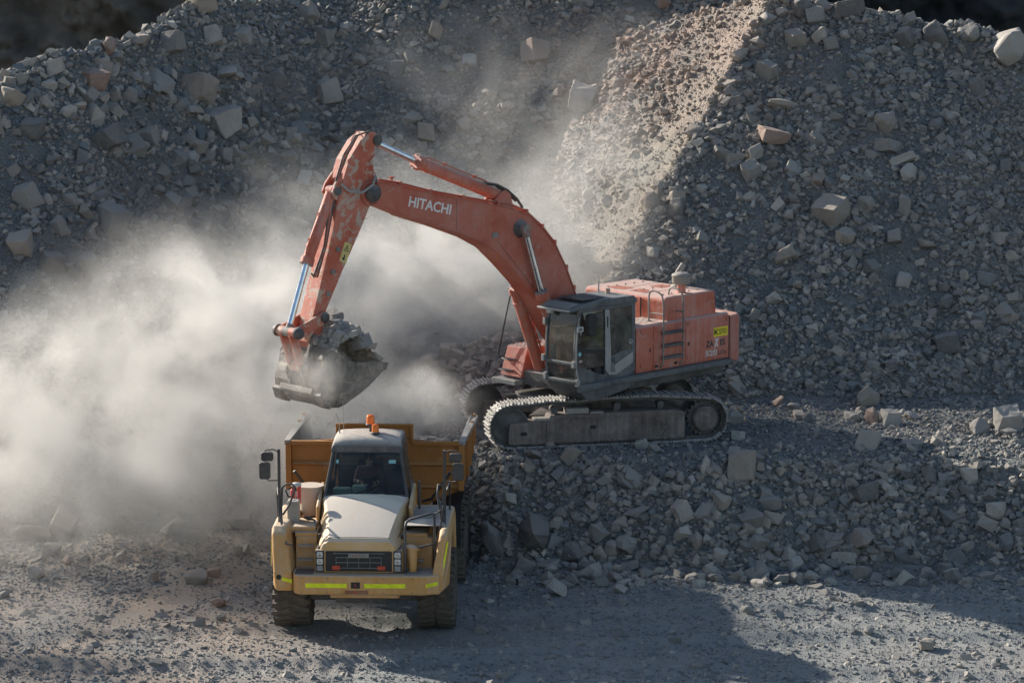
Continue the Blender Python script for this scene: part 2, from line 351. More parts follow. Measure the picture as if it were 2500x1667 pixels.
# surrounding ground out to the horizon (coarse), below the detailed sheet's rim
def coarse():
    xs2 = np.concatenate([np.linspace(-600, -21, 20), np.linspace(-20.9, 20.9, 30), np.linspace(21, 600, 20)])
    ys2 = np.concatenate([np.linspace(-300, 52, 20), np.linspace(52.1, 97.9, 30), np.linspace(98, 110, 8), np.linspace(115, 800, 10)])
    A, B = np.meshgrid(xs2, ys2)
    ins = (np.abs(A) < 20.95) & (B > 52.05) & (B < 97.95)
    Z = np.where(np.abs(A) > 22, 0, 0)-.12+0*A
    Z = np.where((B > 20) & (np.abs(A) >= 21) & (B >= 52) & (B < 98), height(np.clip(A, -21, 21), B, False)*np.clip(1-(np.abs(A)-21)/60, 0, 1)-.1, Z)
    Z = np.where((B >= 98) & (B <= 112), 3.0, Z); Z = np.where(ins, -2.5, Z); Z = np.where(B < 40, Z-.0, Z)
    i2 = np.arange(A.size).reshape(A.shape); F2 = np.stack([i2[:-1, :-1], i2[:-1, 1:], i2[1:, 1:], i2[1:, :-1]], -1).reshape(-1, 4)
    o = build_sheet('terrain', np.stack([A, B, Z], -1).reshape(-1, 3), F2, M_floor); o['kind'] = 'structure'
coarse()
# quarry face far behind, benches of broken rock
def wallface():
    us = np.linspace(-60, 60, 700); vs = np.linspace(0, 24, 150); A, B = np.meshgrid(us, vs)
    n = fbm(A, B*1.6, .12, 7, 71, .6); n2 = np.abs(fbm(A+B*.4, B*.5, .5, 5, 73, .6))
    Y = 108+B*.18+n*2.5+n2*1.2-3.5*(B > 10)*0+1.2*np.floor(B/8)
    V2 = np.stack([A, Y, B-1], -1).reshape(-1, 3); i2 = np.arange(A.size).reshape(A.shape)
    F2 = np.stack([i2[:-1, :-1], i2[:-1, 1:], i2[1:, 1:], i2[1:, :-1]], -1).reshape(-1, 4)
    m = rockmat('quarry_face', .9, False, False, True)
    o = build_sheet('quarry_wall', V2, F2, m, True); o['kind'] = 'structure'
wallface()
# ------------------------------------------------------------------ rocks
def rock_mesh(name, seed, fine=False, flat=1.0):
    rg = random.Random(seed); bm = bmesh.new()
    ax = (rg.uniform(.8, 1.1), rg.uniform(.65, 1.0), rg.uniform(.55, .9)*flat)
    if rg.random() < .35:
        pts = [Vector((sx*ax[0]*rg.uniform(.45, 1), sy*ax[1]*rg.uniform(.45, 1), sz*ax[2]*rg.uniform(.5, 1))) for sx in (-1, 1) for sy in (-1, 1) for sz in (-1, 1)]
        pts += [Vector((rg.uniform(-1, 1)*ax[0]*1.05, rg.uniform(-1, 1)*ax[1]*1.05, rg.uniform(-1, 1)*ax[2]*1.05)) for _ in range(4)]
    else:
        pts = []
        for _ in range(rg.choice((11, 16, 22))):
            v = Vector((rg.gauss(0, 1), rg.gauss(0, 1), rg.gauss(0, 1))).normalized()*rg.uniform(.75, 1)
            pts.append(Vector((v.x*ax[0], v.y*ax[1], v.z*ax[2])))
    for p in pts: bm.verts.new(p*.5)
    r = bmesh.ops.convex_hull(bm, input=bm.verts)
    bmesh.ops.delete(bm, geom=list({g for g in r['geom_interior']+r['geom_unused'] if isinstance(g, bmesh.types.BMVert)}), context='VERTS')
    if fine:
        bmesh.ops.dissolve_limit(bm, angle_limit=rad(14), verts=bm.verts, edges=bm.edges)
        bmesh.ops.bevel(bm, geom=list(bm.edges), offset=.022, segments=1, affect='EDGES', clamp_overlap=True)
        bmesh.ops.triangulate(bm, faces=bm.faces)
        for _ in range(3):
            es = [e for e in bm.edges if e.calc_length() > .11]
            if not es: break
            bmesh.ops.subdivide_edges(bm, edges=es, cuts=1, use_grid_fill=False)
            bmesh.ops.triangulate(bm, faces=bm.faces)
        from mathutils import noise as mn
        bm.normal_update(); o3 = Vector((seed*3.1, seed*1.7, 0))
        for v in bm.verts:
            q = mn.fractal(v.co*3.5+o3, 1.0, 2.0, 4); q2 = mn.noise(v.co*1.6+o3)
            v.co += v.normal*(q*.022+q2*.03)
    me = bpy.data.meshes.new(name); bm.to_mesh(me); bm.free(); me.materials.append(M_rock); return me
BIG = [rock_mesh('boulder', 100+i, True) for i in range(16)]
BIGR = []
for me in BIG:
    co = np.array([v.co[:] for v in me.vertices]); BIGR.append(co)
SMALL = bpy.data.collections.new('rubble_stones')
for i in range(14):
    o = bpy.data.objects.new('rubble_stone', rock_mesh('rubble_stone', 300+i, False, 1.0)); SMALL.objects.link(o)
    o.name = 'rubble_stone_%s' % 'abcdefghijklmnopqrst'[i]
    if i < 7: o.data.materials.clear(); o.data.materials.append(M_fine)
for i in range(5):
    o = bpy.data.objects.new('rubble_stone_%s' % 'opqrs'[i], BIG[i]); SMALL.objects.link(o)
rs = np.random.RandomState(7)
EXC = [(1.8, 69.1)]
def in_machine(X, Y):
    # crawlers' footprint, wheels' contact patches
    a = rad(192); dx, dy = X-1.805, Y-69.12
    u = dx*math.cos(a)+dy*math.sin(a); v = -dx*math.sin(a)+dy*math.cos(a)
    c = (np.abs(u) < 2.65) & (np.abs(v) < 1.75)
    t = (np.abs(X+2.85) < 1.85) & (Y > 58.7) & (Y < 65.6)
    return c, t
def scatter(n, smin, smax, power, floor_keep, seed):
    r = np.random.RandomState(seed); Y = 54.5+(94-54.5)*r.rand(n)**1.05; X = (r.rand(n)*2-1)*(Y*.172+3.0)
    s = smin*(1-r.rand(n)*(1-(smin/smax)**power))**(-1/power)
    fl, be, heap, R, L = zones(X, Y); top = np.maximum(np.maximum(heap, R), L)
    onfloor = (np.maximum(top, be) < fl+.1)
    flatbench = (be > ZB-.12) & (top < be+.05)
    left = sstep(60, 66, Y)*(X < -4.6)
    near_toe = np.exp(-np.maximum(64.0-Y, 0)/1.3)
    p = np.ones(n); kf = floor_keep*(.55+1.3*np.maximum(left, near_toe*(X > -1)))
    p = np.where(onfloor, np.where(s > .16, kf*.4, np.where(s > .085, kf*.5, kf)), p); p = np.where(flatbench, np.where(s > .16, .07, .4), p)
    # patchiness: seams of fines between seams of blocks
    pat = fbm(X, Y, .5, 3, 81); p = np.where(~onfloor & (s > .1), p*np.clip(.62+.55*pat, .12, 1), p)
    flank = (R < top+.01) & (R > L) & (4.42+.76*(X-2.35)+.40*(Y-75.69) < ZB+.86*(Y-72.9)-.15)
    far_ = sstep(-.8, -2.6, 4.42+.76*(X-2.35)+.40*(Y-75.69)-ZB-.86*(Y-72.9))
    p = np.where(flank, p*(np.where(s > .14, .03, .22)+far_*.45), p)
    keep = r.rand(n) < p; c, t = in_machine(X, Y)
    keep &= ~(c & (s > .0)); keep &= ~(t & (s > .07))
    return X[keep], Y[keep], s[keep], onfloor[keep]
parts = [scatter(410000, .04, .14, 1.3, .55, 1), scatter(165000, .12, .34, 1.8, .09, 2), scatter(8000, .26, .55, 2.8, .01, 3)]
def crest_blocks():
    r = np.random.RandomState(21); n = 700; X = r.uniform(-15, -4.5, n); Y = 78.2+.75*(X+13.4)+r.normal(0, 1.3, n); s = .22+.55*r.rand(n)**2.2
    k = r.rand(n) < .62; return X[k], Y[k], s[k], np.zeros(k.sum(), bool)
def ridge_blocks():
    r = np.random.RandomState(22); n = 900; t = r.rand(n); X = 1.5+7*t+r.normal(0, .8, n); Y = 76+9.8*t+r.normal(0, .8, n); s = .12+.35*r.rand(n)**2.5
    return X, Y, s, np.zeros(n, bool)
def heap_blocks():
    r = np.random.RandomState(24); n = 900; X = r.uniform(-2.8, 1.4, n); Y = r.uniform(72.0, 74.6, n); s = .10+.24*r.rand(n)**1.8; return X, Y, s, np.zeros(n, bool)
def bank_blocks():
    r = np.random.RandomState(23); n = 1100; X = r.uniform(-.4, 13, n); Y = r.uniform(62.7, 66.8, n); s = .14+.40*r.rand(n)**3; k = (r.rand(n) < .3+.7*(Y < 64.9)) & (fbm(X, Y, .45, 3, 91) > -.35); return X[k], Y[k], s[k], np.zeros(k.sum(), bool)
parts += [crest_blocks(), bank_blocks(), heap_blocks()]
PX = np.concatenate([p[0] for p in parts]); PY = np.concatenate([p[1] for p in parts]); PS = np.concatenate([p[2] for p in parts]); PF = np.concatenate([p[3] for p in parts])
PZ = height(PX, PY)+PS*np.where(PF, -.05, .12)
nP = len(PX); print('rubble stones', nP)
me = bpy.data.meshes.new('rubble'); me.vertices.add(nP); me.vertices.foreach_set('co', np.stack([PX, PY, PZ], -1).astype(np.float32).ravel())
at = me.attributes.new('sc', 'FLOAT', 'POINT'); at.data.foreach_set('value', PS.astype(np.float32))
pick = np.where(rs.rand(nP) < np.where(PS < .13, .85, .18), rs.randint(0, 7, nP), np.where(PS > .22, rs.randint(7, 19, nP), rs.randint(7, 14, nP)))
_fl = (4.42+.76*(PX-2.35)+.40*(PY-75.69) < ZB+.86*(PY-72.9)-.1) & (PX > -2) & (PY > 75) & (PZ > 3)
pick = np.where(_fl, rs.randint(7, 14, nP), pick)
at = me.attributes.new('pick', 'INT', 'POINT'); at.data.foreach_set('value', pick.astype(np.int32))
rot = rs.rand(nP, 3).astype(np.float32)*[1.6, 1.6, 6.28]-[.8, .8, 0]
at = me.attributes.new('rot', 'FLOAT_VECTOR', 'POINT'); at.data.foreach_set('vector', rot.astype(np.float32).ravel())
rub = bpy.data.objects.new('rubble', me); COL.objects.link(rub); tag(rub, 'loose grey broken stones covering the slopes and the quarry floor', 'rubble', kind='stuff')
ng = bpy.data.node_groups.new('rubble_scatter', 'GeometryNodeTree')
ng.interface.new_socket('Geometry', in_out='INPUT', socket_type='NodeSocketGeometry'); ng.interface.new_socket('Geometry', in_out='OUTPUT', socket_type='NodeSocketGeometry')
gi = ng.nodes.new('NodeGroupInput'); go = ng.nodes.new('NodeGroupOutput'); ip = ng.nodes.new('GeometryNodeInstanceOnPoints')
ci = ng.nodes.new('GeometryNodeCollectionInfo'); ci.inputs[0].default_value = SMALL; ci.inputs[1].default_value = True; ci.inputs[2].default_value = True
a1 = ng.nodes.new('GeometryNodeInputNamedAttribute'); a1.data_type = 'FLOAT'; a1.inputs[0].default_value = 'sc'
a2 = ng.nodes.new('GeometryNodeInputNamedAttribute'); a2.data_type = 'FLOAT_VECTOR'; a2.inputs[0].default_value = 'rot'
m2p = ng.nodes.new('GeometryNodeMeshToPoints')
ng.links.new(gi.outputs[0], m2p.inputs[0]); ng.links.new(m2p.outputs[0], ip.inputs['Points']); ng.links.new(ci.outputs[0], ip.inputs['Instance'])
ip.inputs['Pick Instance'].default_value = True
a3 = ng.nodes.new('GeometryNodeInputNamedAttribute'); a3.data_type = 'INT'; a3.inputs[0].default_value = 'pick'; ng.links.new(a3.outputs[0], ip.inputs['Instance Index'])
ng.links.new(a1.outputs[0], ip.inputs['Scale']); ng.links.new(a2.outputs[0], ip.inputs['Rotation']); ng.links.new(ip.outputs[0], go.inputs[0])
md = rub.modifiers.new('scatter', 'NODES'); md.node_group = ng

# featured boulders: world x, y, size, tint, shape (b block, f slab, u upright)
ROCKS = [(-12.97,78.51,0.42,'t','b'),(-12.49,78.26,0.47,'g','b'),(-10.01,82.91,0.7,'t','b'),(-9.25,83.7,0.65,'g','b'),(-10.66,81.6,0.52,'k','b'),(-10.75,80.89,0.52,'t','b'),(-11.28,78.06,0.5,'p','b'),(-10.73,78.81,0.56,'p','b'),(-10.38,78.22,0.81,'d','b'),(-7.79,83.26,0.86,'p','b'),(-9.53,80.63,0.52,'g','b'),(-9.23,81.05,0.35,'p','b'),(-8.73,81.74,0.41,'g','b'),(-8.4,81.9,0.41,'t','b'),(-8.1,82.08,0.41,'g','b'),(-7.77,82.57,0.47,'g','b'),(-10.84,77.26,0.38,'b','b'),(-6.54,83.81,0.42,'p','b'),(-7.59,84.62,0.48,'p','b'),(-10.17,76.52,0.76,'g','b'),(-11.15,74.78,0.48,'g','b'),(-10.4,76.87,0.49,'b','b'),(-11.0,75.85,0.49,'g','b'),(-11.17,73.88,0.58,'d','b'),(-10.45,74.81,0.54,'g','b'),(-9.02,77.19,0.88,'t','b'),(-7.72,79.94,0.63,'g','b'),(-5.7,83.62,0.42,'p','b'),(-6.47,82.77,0.35,'p','b'),(-5.99,82.97,0.47,'g','b'),(-6.58,85.87,0.67,'d','b'),(-5.24,86.7,0.68,'g','b'),(-4.78,88.86,0.5,'p','b'),(-2.23,88.25,0.62,'t','b'),(-4.36,87.81,0.68,'g','f'),(-1.25,87.74,0.5,'p','b'),(-5.39,88.53,0.56,'g','b'),(-5.85,88.96,0.57,'g','b'),(-7.49,86.03,0.49,'p','b'),(-8.24,84.94,0.54,'p','b'),(-8.7,85.49,0.72,'t','b'),(-11.53,75.64,0.32,'p','u'),(-11.59,74.38,0.32,'p','b'),(-7.16,81.77,0.41,'g','b'),(0.62,87.62,0.74,'g','b'),(1.94,85.4,0.91,'p','b'),(3.01,84.94,0.54,'t','b'),(7.0,84.35,0.6,'p','b'),(6.93,82.8,0.64,'p','f'),(6.08,86.11,0.55,'k','b'),(4.44,89.96,0.38,'k','b'),(6.81,81.44,0.52,'g','b'),(7.57,82.37,0.52,'t','b'),(7.78,83.19,0.65,'d','b'),(8.12,82.98,0.64,'g','b'),(8.38,83.61,0.65,'g','b'),(9.17,83.27,0.65,'d','f'),(10.48,82.3,0.7,'d','b'),(11.35,82.56,0.82,'d','b'),(12.29,82.65,0.64,'g','b'),(13.2,82.22,1.02,'p','b'),(13.45,81.93,0.58,'d','b'),(12.26,81.18,0.66,'d','u'),(7.11,80.41,0.74,'t','f'),(6.76,79.21,0.73,'k','f'),(6.21,78.67,0.56,'p','b'),(6.13,78.27,0.5,'g','b'),(7.45,78.13,0.39,'p','f'),(7.84,78.08,0.5,'k','b'),(9.7,79.85,0.68,'t','b'),(9.7,79.33,0.51,'g','b'),(10.1,78.89,0.56,'p','f'),(10.23,78.51,0.62,'p','b'),(8.95,77.44,0.55,'g','b'),(9.96,77.55,0.44,'g','u'),(8.1,77.24,0.83,'t','b'),(3.55,77.86,0.61,'g','b'),(4.21,77.78,0.39,'t','b'),(4.2,77.4,0.61,'d','b'),(5.3,76.94,0.38,'g','b'),(7.29,76.68,0.33,'p','b'),(6.81,76.17,0.65,'t','b'),(8.99,75.92,0.54,'d','b'),(7.09,75.53,0.43,'t','b'),(9.75,75.81,0.38,'p','b'),(11.85,75.92,0.43,'b','b'),(12.31,76.97,0.44,'p','b'),(3.86,88.13,0.5,'k','b'),(2.36,82.83,0.29,'k','b'),(3.42,89.58,0.38,'p','b'),(11.09,80.06,0.51,'b','b'),(10.8,75.3,0.49,'d','b'),(3.56,76.49,0.33,'p','b'),(5.02,65.77,0.71,'t','b'),(4.23,65.64,0.43,'p','u'),(4.05,65.35,0.28,'g','b'),(4.55,65.07,0.57,'t','b'),(3.63,64.92,0.42,'p','b'),(5.5,65.4,0.33,'g','b'),(6.34,65.53,0.38,'g','b'),(5.61,65.24,0.47,'g','f'),(7.73,65.46,0.47,'d','b'),(7.51,64.57,0.94,'t','f'),(6.6,64.65,0.42,'d','b'),(7.05,64.73,0.28,'g','b'),(5.33,64.39,0.37,'g','b'),(4.04,64.23,0.47,'t','b'),(2.49,64.64,0.56,'g','b'),(1.86,64.92,0.38,'g','b'),(1.36,64.58,0.7,'d','b'),(1.9,64.54,0.38,'t','b'),(0.5,64.99,0.78,'d','f'),(0.95,65.24,0.43,'g','b'),(2.72,65.24,0.52,'g','f'),(1.73,65.49,0.38,'t','b'),(7.16,64.35,0.42,'p','b'),(4.42,63.97,0.33,'p','b'),(5.94,64.34,0.33,'p','b'),(10.51,64.84,0.52,'p','b'),(10.59,64.23,0.47,'b','b'),(8.52,72.51,0.68,'t','b'),(8.38,70.35,0.51,'k','b'),(8.8,70.1,0.46,'p','b'),(9.38,70.65,0.41,'p','f'),(7.95,70.59,0.46,'p','b'),(5.16,62.72,0.37,'p','b'),(9.53,64.21,0.42,'b','b'),(3.36,64.27,0.37,'g','b'),(11.61,70.25,0.3,'t','b'),(0.83,67.22,0.29,'p','b'),(2.92,67.35,0.29,'p','b'),(6.32,72.1,0.36,'k','u'),(0.34,66.32,0.38,'t','b'),(1.72,66.01,0.29,'b','b'),(7.03,58.7,0.26,'g','b'),(8.06,57.76,0.34,'t','f'),(4.79,60.5,0.31,'g','f'),(0.28,64.0,0.51,'d','b'),(-6.14,67.58,0.83,'p','b'),(-8.48,68.69,0.9,'p','b'),(-9.93,66.33,0.67,'t','b'),(-10.52,65.79,0.72,'t','b'),(-7.48,65.99,0.72,'t','b'),(-0.41,64.8,0.71,'d','u'),(-5.97,65.06,0.28,'t','b'),(-6.02,61.12,0.36,'k','b'),(-5.85,59.95,0.26,'t','f'),(-6.33,63.41,0.37,'k','b'),(-0.1,65.73,0.33,'p','b'),(-0.84,72.23,0.36,'t','b'),(-1.05,71.98,0.31,'g','b'),(-1.63,72.73,0.42,'g','b'),(-1.9,72.92,0.31,'p','b'),(-8.44,64.44,0.28,'p','b'),(-9.5,63.96,0.28,'k','b'),(-9.82,60.34,0.18,'g','b'),(-7.56,62.9,0.27,'t','b')]
ROCKS += [(-10.8,80.9,.75,'p','u'),(-10.9,80.0,.6,'k','b'),(-7.9,84.3,.9,'p','f'),(-8.5,83.4,.9,'t','b'),(-9.4,82.4,1.0,'g','b'),(-12.6,77.6,.7,'t','b'),(-11.8,78.4,.6,'p','f'),(13.2,82.0,1.2,'p','b'),(-13.1,76.9,.6,'p','b')]
_r = random.Random(77)
for _ in range(16):
    ROCKS.append((round(_r.uniform(-2.4, .6), 2), round(_r.uniform(72.4, 74.2), 2), round(_r.uniform(.22, .42), 2), _r.choice('tptg'), 'b'))
TINT = {'p': ('pale grey', (.44, .41, .365)), 't': ('tan grey', (.35, .30, .245)), 'g': ('mid grey', (.265, .25, .225)), 'b': ('blue grey', (.15, .165, .175)),
        'd': ('dark grey', (.125, .125, .125)), 'k': ('pinkish', (.36, .225, .165))}
SHAPE = {'b': 'blocky', 'f': 'slab-like', 'u': 'upright'}
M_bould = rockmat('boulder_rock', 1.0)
_t = M_bould.node_tree
_cr = [n for n in _t.nodes if n.type == 'VALTORGB'][0]; _oi = N(_t, 'ShaderNodeObjectInfo')
for l in list(_cr.outputs[0].links): 
    s_ = l.to_socket; _t.links.remove(l); _t.links.new(_oi.outputs['Color'], s_)
for me in BIG[5:]: me.materials.clear(); me.materials.append(M_bould)
for i in range(5):
    BIG[i] = BIG[i].copy(); BIG[i].materials.clear(); BIG[i].materials.append(M_bould)
def zone_of(x, y):
    fl, be, heap, R, L = [float(v) for v in zones(np.array([x]), np.array([y]))]
    top = max(heap, R, L)
    if top > be and top > fl+.1:
        if heap >= top-.02: return 'on the small rubble heap ahead of the far crawler'
        if R > L: return 'on the right rubble slope behind the excavator' if y < 80.5 else 'along the top of the right rubble slope'
        cr = 8.2+.56*(x+13.4)
        if x < -5.5 and top > cr-1.3: return 'on the upper left crest'
        return 'on the left rubble slope' if x < -1 else 'in the pinkish gully above the excavator boom'
    if be > ZB-.25: return 'on the bench beside the crawler tracks'
    if be > fl+.12: return 'on the bank below the excavator'
    return 'on the quarry floor left of the truck' if x < -4.5 else 'on the quarry floor right of the truck'
ORD = ['first', 'second', 'third', 'fourth', 'fifth', 'sixth', 'seventh', 'eighth', 'ninth', 'tenth', 'eleventh', 'twelfth', 'thirteenth', 'fourteenth', 'fifteenth', 'sixteenth']
def place_boulder(x, y, s, tint, shape, rg):
    flat = {'b': (1, 1, 1), 'f': (1.15, .8, .62), 'u': (.8, .75, 1.5)}[shape]
    me = BIG[rg.randrange(len(BIG))]; o = bpy.data.objects.new('boulder', me); COL.objects.link(o)
    k = s*1.12; o.scale = (k*flat[0]*1.08, k*flat[1]*1.08, k*flat[2]*1.2)
    o.rotation_euler = (rg.uniform(-.45, .45), rg.uniform(-.4, .4), rg.uniform(0, 6.28))
    z = float(height(np.array([x]), np.array([y]))[0]); o.location = (x, y, z+.24*s)
    c = TINT[tint][1]; j = rg.uniform(.9, 1.1); o.color = (c[0]*j, c[1]*j, c[2]*j, 1); o['category'] = 'boulder'; return o
rg = random.Random(3); feats = {}
for (x, y, s, tn, sh) in ROCKS:
    o = place_boulder(x, y, s, tn, sh, rg); feats.setdefault((sh, tn, zone_of(x, y)), []).append((x, y, s, o))
for (sh, tn, zn), lst in feats.items():
    lst.sort(key=lambda q: q[0]/q[1]); n = len(lst)
    for i, (x, y, s, o) in enumerate(lst):
        base = '%s %s boulder %s' % (SHAPE[sh], TINT[tn][0], zn)
        if n == 1: lab = 'large '+base
        elif i == 0: lab = 'leftmost large '+base
        elif i == n-1: lab = 'rightmost large '+base
        else: lab = '%s large %s, from the left' % (ORD[i], base)
        o['label'] = ' '.join(lab.split()[:16]); o['group'] = 'large boulders '+zn
occupied = [(r[0], r[1], r[2]) for r in ROCKS]; cnt = 0; tries = 0
rg = random.Random(11)
while cnt < 300-len(ROCKS) and tries < 6000:
    tries += 1; y = rg.uniform(62, 88); x = rg.uniform(-1, 1)*y*.165
    zn = zone_of(x, y)
    if 'quarry floor' in zn and rg.random() < .8: continue
    a, b = in_machine(np.array([x]), np.array([y]))
    if a[0] or b[0] or (-5 < x < -.4 and y < 68): continue
    s = .34+.3*rg.random()**2
    if x < 6 and y > 76 and 4.42+.76*(x-2.35)+.40*(y-75.69) < ZB+.86*(y-72.9)-.1 and x > -1: continue
    if any((x-u)**2+(y-v)**2 < (.5*(s+w_))**2 for u, v, w_ in occupied): continue
    tn = rg.choice('ppttgggbbd'); o = place_boulder(x, y, s, tn, rg.choice('bbbf'), rg)
    o.name = 'rock'; o['category'] = 'rock'; occupied.append((x, y, s)); cnt += 1
    o['label'] = 'smaller %s rock lying %s' % (TINT[tn][0], zn); o['group'] = 'smaller %s rocks %s' % (TINT[tn][0], zn)
# ------------------------------------------------------------------ people
def limbs(name, joints, edges, mat, parent, sub=2):
    me = bpy.data.meshes.new(name); me.from_pydata([j[0] for j in joints], edges, [])
    o = bpy.data.objects.new(name, me); COL.objects.link(o)
    sk = o.modifiers.new('skin', 'SKIN'); o.modifiers.new('sub', 'SUBSURF').levels = sub; o.modifiers['sub'].render_levels = sub
    me.skin_vertices[0].data[0].use_root = True
    for i, j in enumerate(joints):
        r = j[1]; me.skin_vertices[0].data[i].radius = r if isinstance(r, tuple) else (r, r)
    sk.use_smooth_shade = True; me.materials.append(mat)
    if parent: o.parent = parent
    return o
M_skin = plain('skin', (.42, .25, .17), .6); M_hair = plain('hair', (.03, .022, .018), .9)
M_hiv = plain('hi_vis_cloth', (.62, .72, .03), .8); M_shirt = plain('dark_red_shirt', (.13, .035, .045), .9); M_navy = plain('navy_cloth', (.02, .03, .06), .9)
M_hat = plain('white_hard_hat', (.7, .7, .68), .35)
def seated(P, M, cloth, label, hands, hat):
    """P world root; M places seat-local coords (x fwd, y left, z up, seat at 0)"""
    T_ = lambda p: tuple(M @ Vector(p))
    e = None
    hy = .17
    hl, hr = hands
    J = [((0, 0, .08), (.16, .13)), ((.02, 0, .28), (.16, .12)), ((.04, 0, .48), (.19, .12)), ((.05, 0, .58), .075), ((.07, 0, .66), .06), ((.09, 0, .73), (.085, .095)), ((.09, 0, .80), (.085, .10)), ((.08, 0, .86), (.06, .07))]
    E_ = [(i, i+1) for i in range(7)]
    for sgn, hd in ((1, hl), (-1, hr)):
        b = len(J); sh = (.04, sgn*.20, .53); el = (.20, sgn*.27, .30)
        J += [(sh, .062), (el, .045), (hd, .03), ((hd[0]+.05, hd[1]-sgn*.01, hd[2]+.0), (.045, .022))]; E_ += [(2, b), (b, b+1), (b+1, b+2), (b+2, b+3)]
        for q in range(4):
            f = len(J); w = (-.03+.02*q)
            J += [((hd[0]+.10, hd[1]+w, hd[2]+.01), .010), ((hd[0]+.125-.008*abs(q-1), hd[1]+w, hd[2]-.025), .009)]; E_ += [(b+3, f), (f, f+1)]
        f = len(J); J += [((hd[0]+.07, hd[1]-sgn*.055, hd[2]+.02), .011)]; E_ += [(b+3, f)]
        b = len(J)
        J += [((.10, sgn*.10, .07), .085), ((.45, sgn*.13, .08), .065), ((.52, sgn*.13, -.34), .045), ((.62, sgn*.13, -.38), (.045, .035))]
        E_ += [(0, b), (b, b+1), (b+1, b+2), (b+2, b+3)]
    J = [(T_(p), r) for p, r in J]
    o = limbs('person', J, E_, [M_skin][0], None, 2); o.location = P
    tag(o, label, 'person')
    # clothing follows the torso, arms and legs, a little larger than the body
    C_ = [((0, 0, .06), (.18, .15)), ((.02, 0, .28), (.178, .138)), ((.04, 0, .47), (.205, .137)), ((.05, 0, .575), .082)]; Ec = [(0, 1), (1, 2), (2, 3)]
    for sgn, hd in ((1, hl), (-1, hr)):
        b = len(C_); C_ += [((.04, sgn*.20, .53), .078), ((.20, sgn*.27, .30), .062), ((hd[0]-.05, hd[1]+sgn*.02, hd[2]), .046)]; Ec += [(2, b), (b, b+1), (b+1, b+2)]
    limbs('shirt', [(T_(p), r) for p, r in C_], Ec, cloth, o)
    Lg = [((0, 0, .05), (.175, .13))]; El = []
    for sgn in (1, -1):
        b = len(Lg); Lg += [((.10, sgn*.10, .07), .10), ((.45, sgn*.13, .08), .08), ((.52, sgn*.13, -.30), .06)]; El += [(0, b), (b, b+1), (b+1, b+2)]
    limbs('trousers', [(T_(p), r) for p, r in Lg], El, M_navy, o)
    fc = MB(M)
    fc.lathe([(.0, .045), (.012, .03), (.018, 0), (.0, -.02)], (.175, 0, .765), (0, 0, 1), 8); fc.build('nose', M_skin, o)
    ey = MB(M)
    for sg in (1, -1): ey.lathe([(.0, .012), (.013, .004), (.013, -.004)], (.165, sg*.035, .79), (1, 0, 0), 8)
    ey.build('eyes', M_ink, o)
    mo = MB(M); mo.box((.155, -.025, .722), (.176, .025, .732)); mo.build('mouth', plain('lips', (.3, .1, .08)), o, .004)
    for sg in (1, -1):
        ea = MB(M); ea.lathe([(0, .012), (.022, .01), (.028, 0), (.02, -.01)], (.085, sg*.10, .775), (0, 1, 0), 10); ea.build('ear', M_skin, o)
    h = MB(M); h.lathe([(.108, -.06), (.112, 0), (.10, .05), (.065, .09), (.0, .105)], (.075, 0, .80), (0, 0, 1), 18); h.build('hair', M_hair, o)
    if hat:
        h = MB(M); h.lathe([(.15, -.012), (.15, .0), (.125, .006), (.118, .06), (.085, .10), (0, .118)], (.085, 0, .845), (0, 0, 1), 20); h.build('hard_hat', M_hat, o)
    return o
# ------------------------------------------------------------------ excavator
K = .96
EX = empty('excavator', (1.805, 69.12, 2.02), rad(224), label='orange crawler excavator with dark cab, raised boom and loaded bucket', cat='excavator')
KM = Matrix.Scale(K, 4); UM = KM; TM = Matrix.Rotation(rad(-32), 4, 'Z') @ KM
def E_(M=None): return MB(M if M is not None else UM)
# crawlers
R1_, CX1, CX2, CZ = .49, 2.30, -2.37, .55
def track_path():
    """closed path of (x,z) round the crawler, counter-clockwise seen from +y, evenly spaced"""
    pts = []
    r = R1_
    for a in np.linspace(-90, 90, 19): pts.append((CX1+r*math.cos(rad(a)), CZ+r*math.sin(rad(a))))
    n = 40
    for i in range(1, n):
        u = i/n; x = CX1+(CX2-CX1)*u; z = CZ+r+.0*u
        z += .09*math.sin(math.pi*min(1, u*1.02))**.7-.035*math.exp(-((u-.33)/.1)**2)+.02*math.exp(-((u-.72)/.12)**2)
        if u < .18: z -= .02*math.sin(u/.18*math.pi)
        pts.append((x, z))
    for a in np.linspace(90, 270, 19): pts.append((CX2+r*math.cos(rad(a)), CZ+r*math.sin(rad(a))))
    for i in range(1, n): pts.append((CX2+(CX1-CX2)*i/n, CZ-r))
    return pts
TP = track_path()
def resample(pts, n):
    P_ = np.array(pts+[pts[0]]); d = np.r_[0, np.cumsum(np.hypot(*np.diff(P_, axis=0).T))]
    t = np.linspace(0, d[-1], n, endpoint=False)
    return [(float(np.interp(q, d, P_[:, 0])), float(np.interp(q, d, P_[:, 1]))) for q in t]
NS = 50
SP = resample(TP, NS); SP2 = resample(TP, NS*2)
sh = MB(); pw = .116
sh.box((-pw, -.30, .0), (pw, .30, .03))
for gx, gh in ((-.09, .036), (0, .03), (.082, .048)):
    sh.hexa([(gx-.016, -.30, .03), (gx+.016, -.30, .03), (gx+.016, .30, .03), (gx-.016, .30, .03), (gx-.008, -.30, .03+gh), (gx+.008, -.30, .03+gh), (gx+.008, .30, .03+gh), (gx-.008, .30, .03+gh)])
sh.mi = [0]*len(sh.f)
sh.cur = 1
for bx_ in (-.05, .045):
    for by in (-.09, .09): sh.cyl((bx_, by, .03), (bx_, by, .046), .02, 6)
sh.box((-.03, -.055, .0305), (.03, .055, .034))
shoe0 = sh.build('track_shoe', [M_track, M_dark])
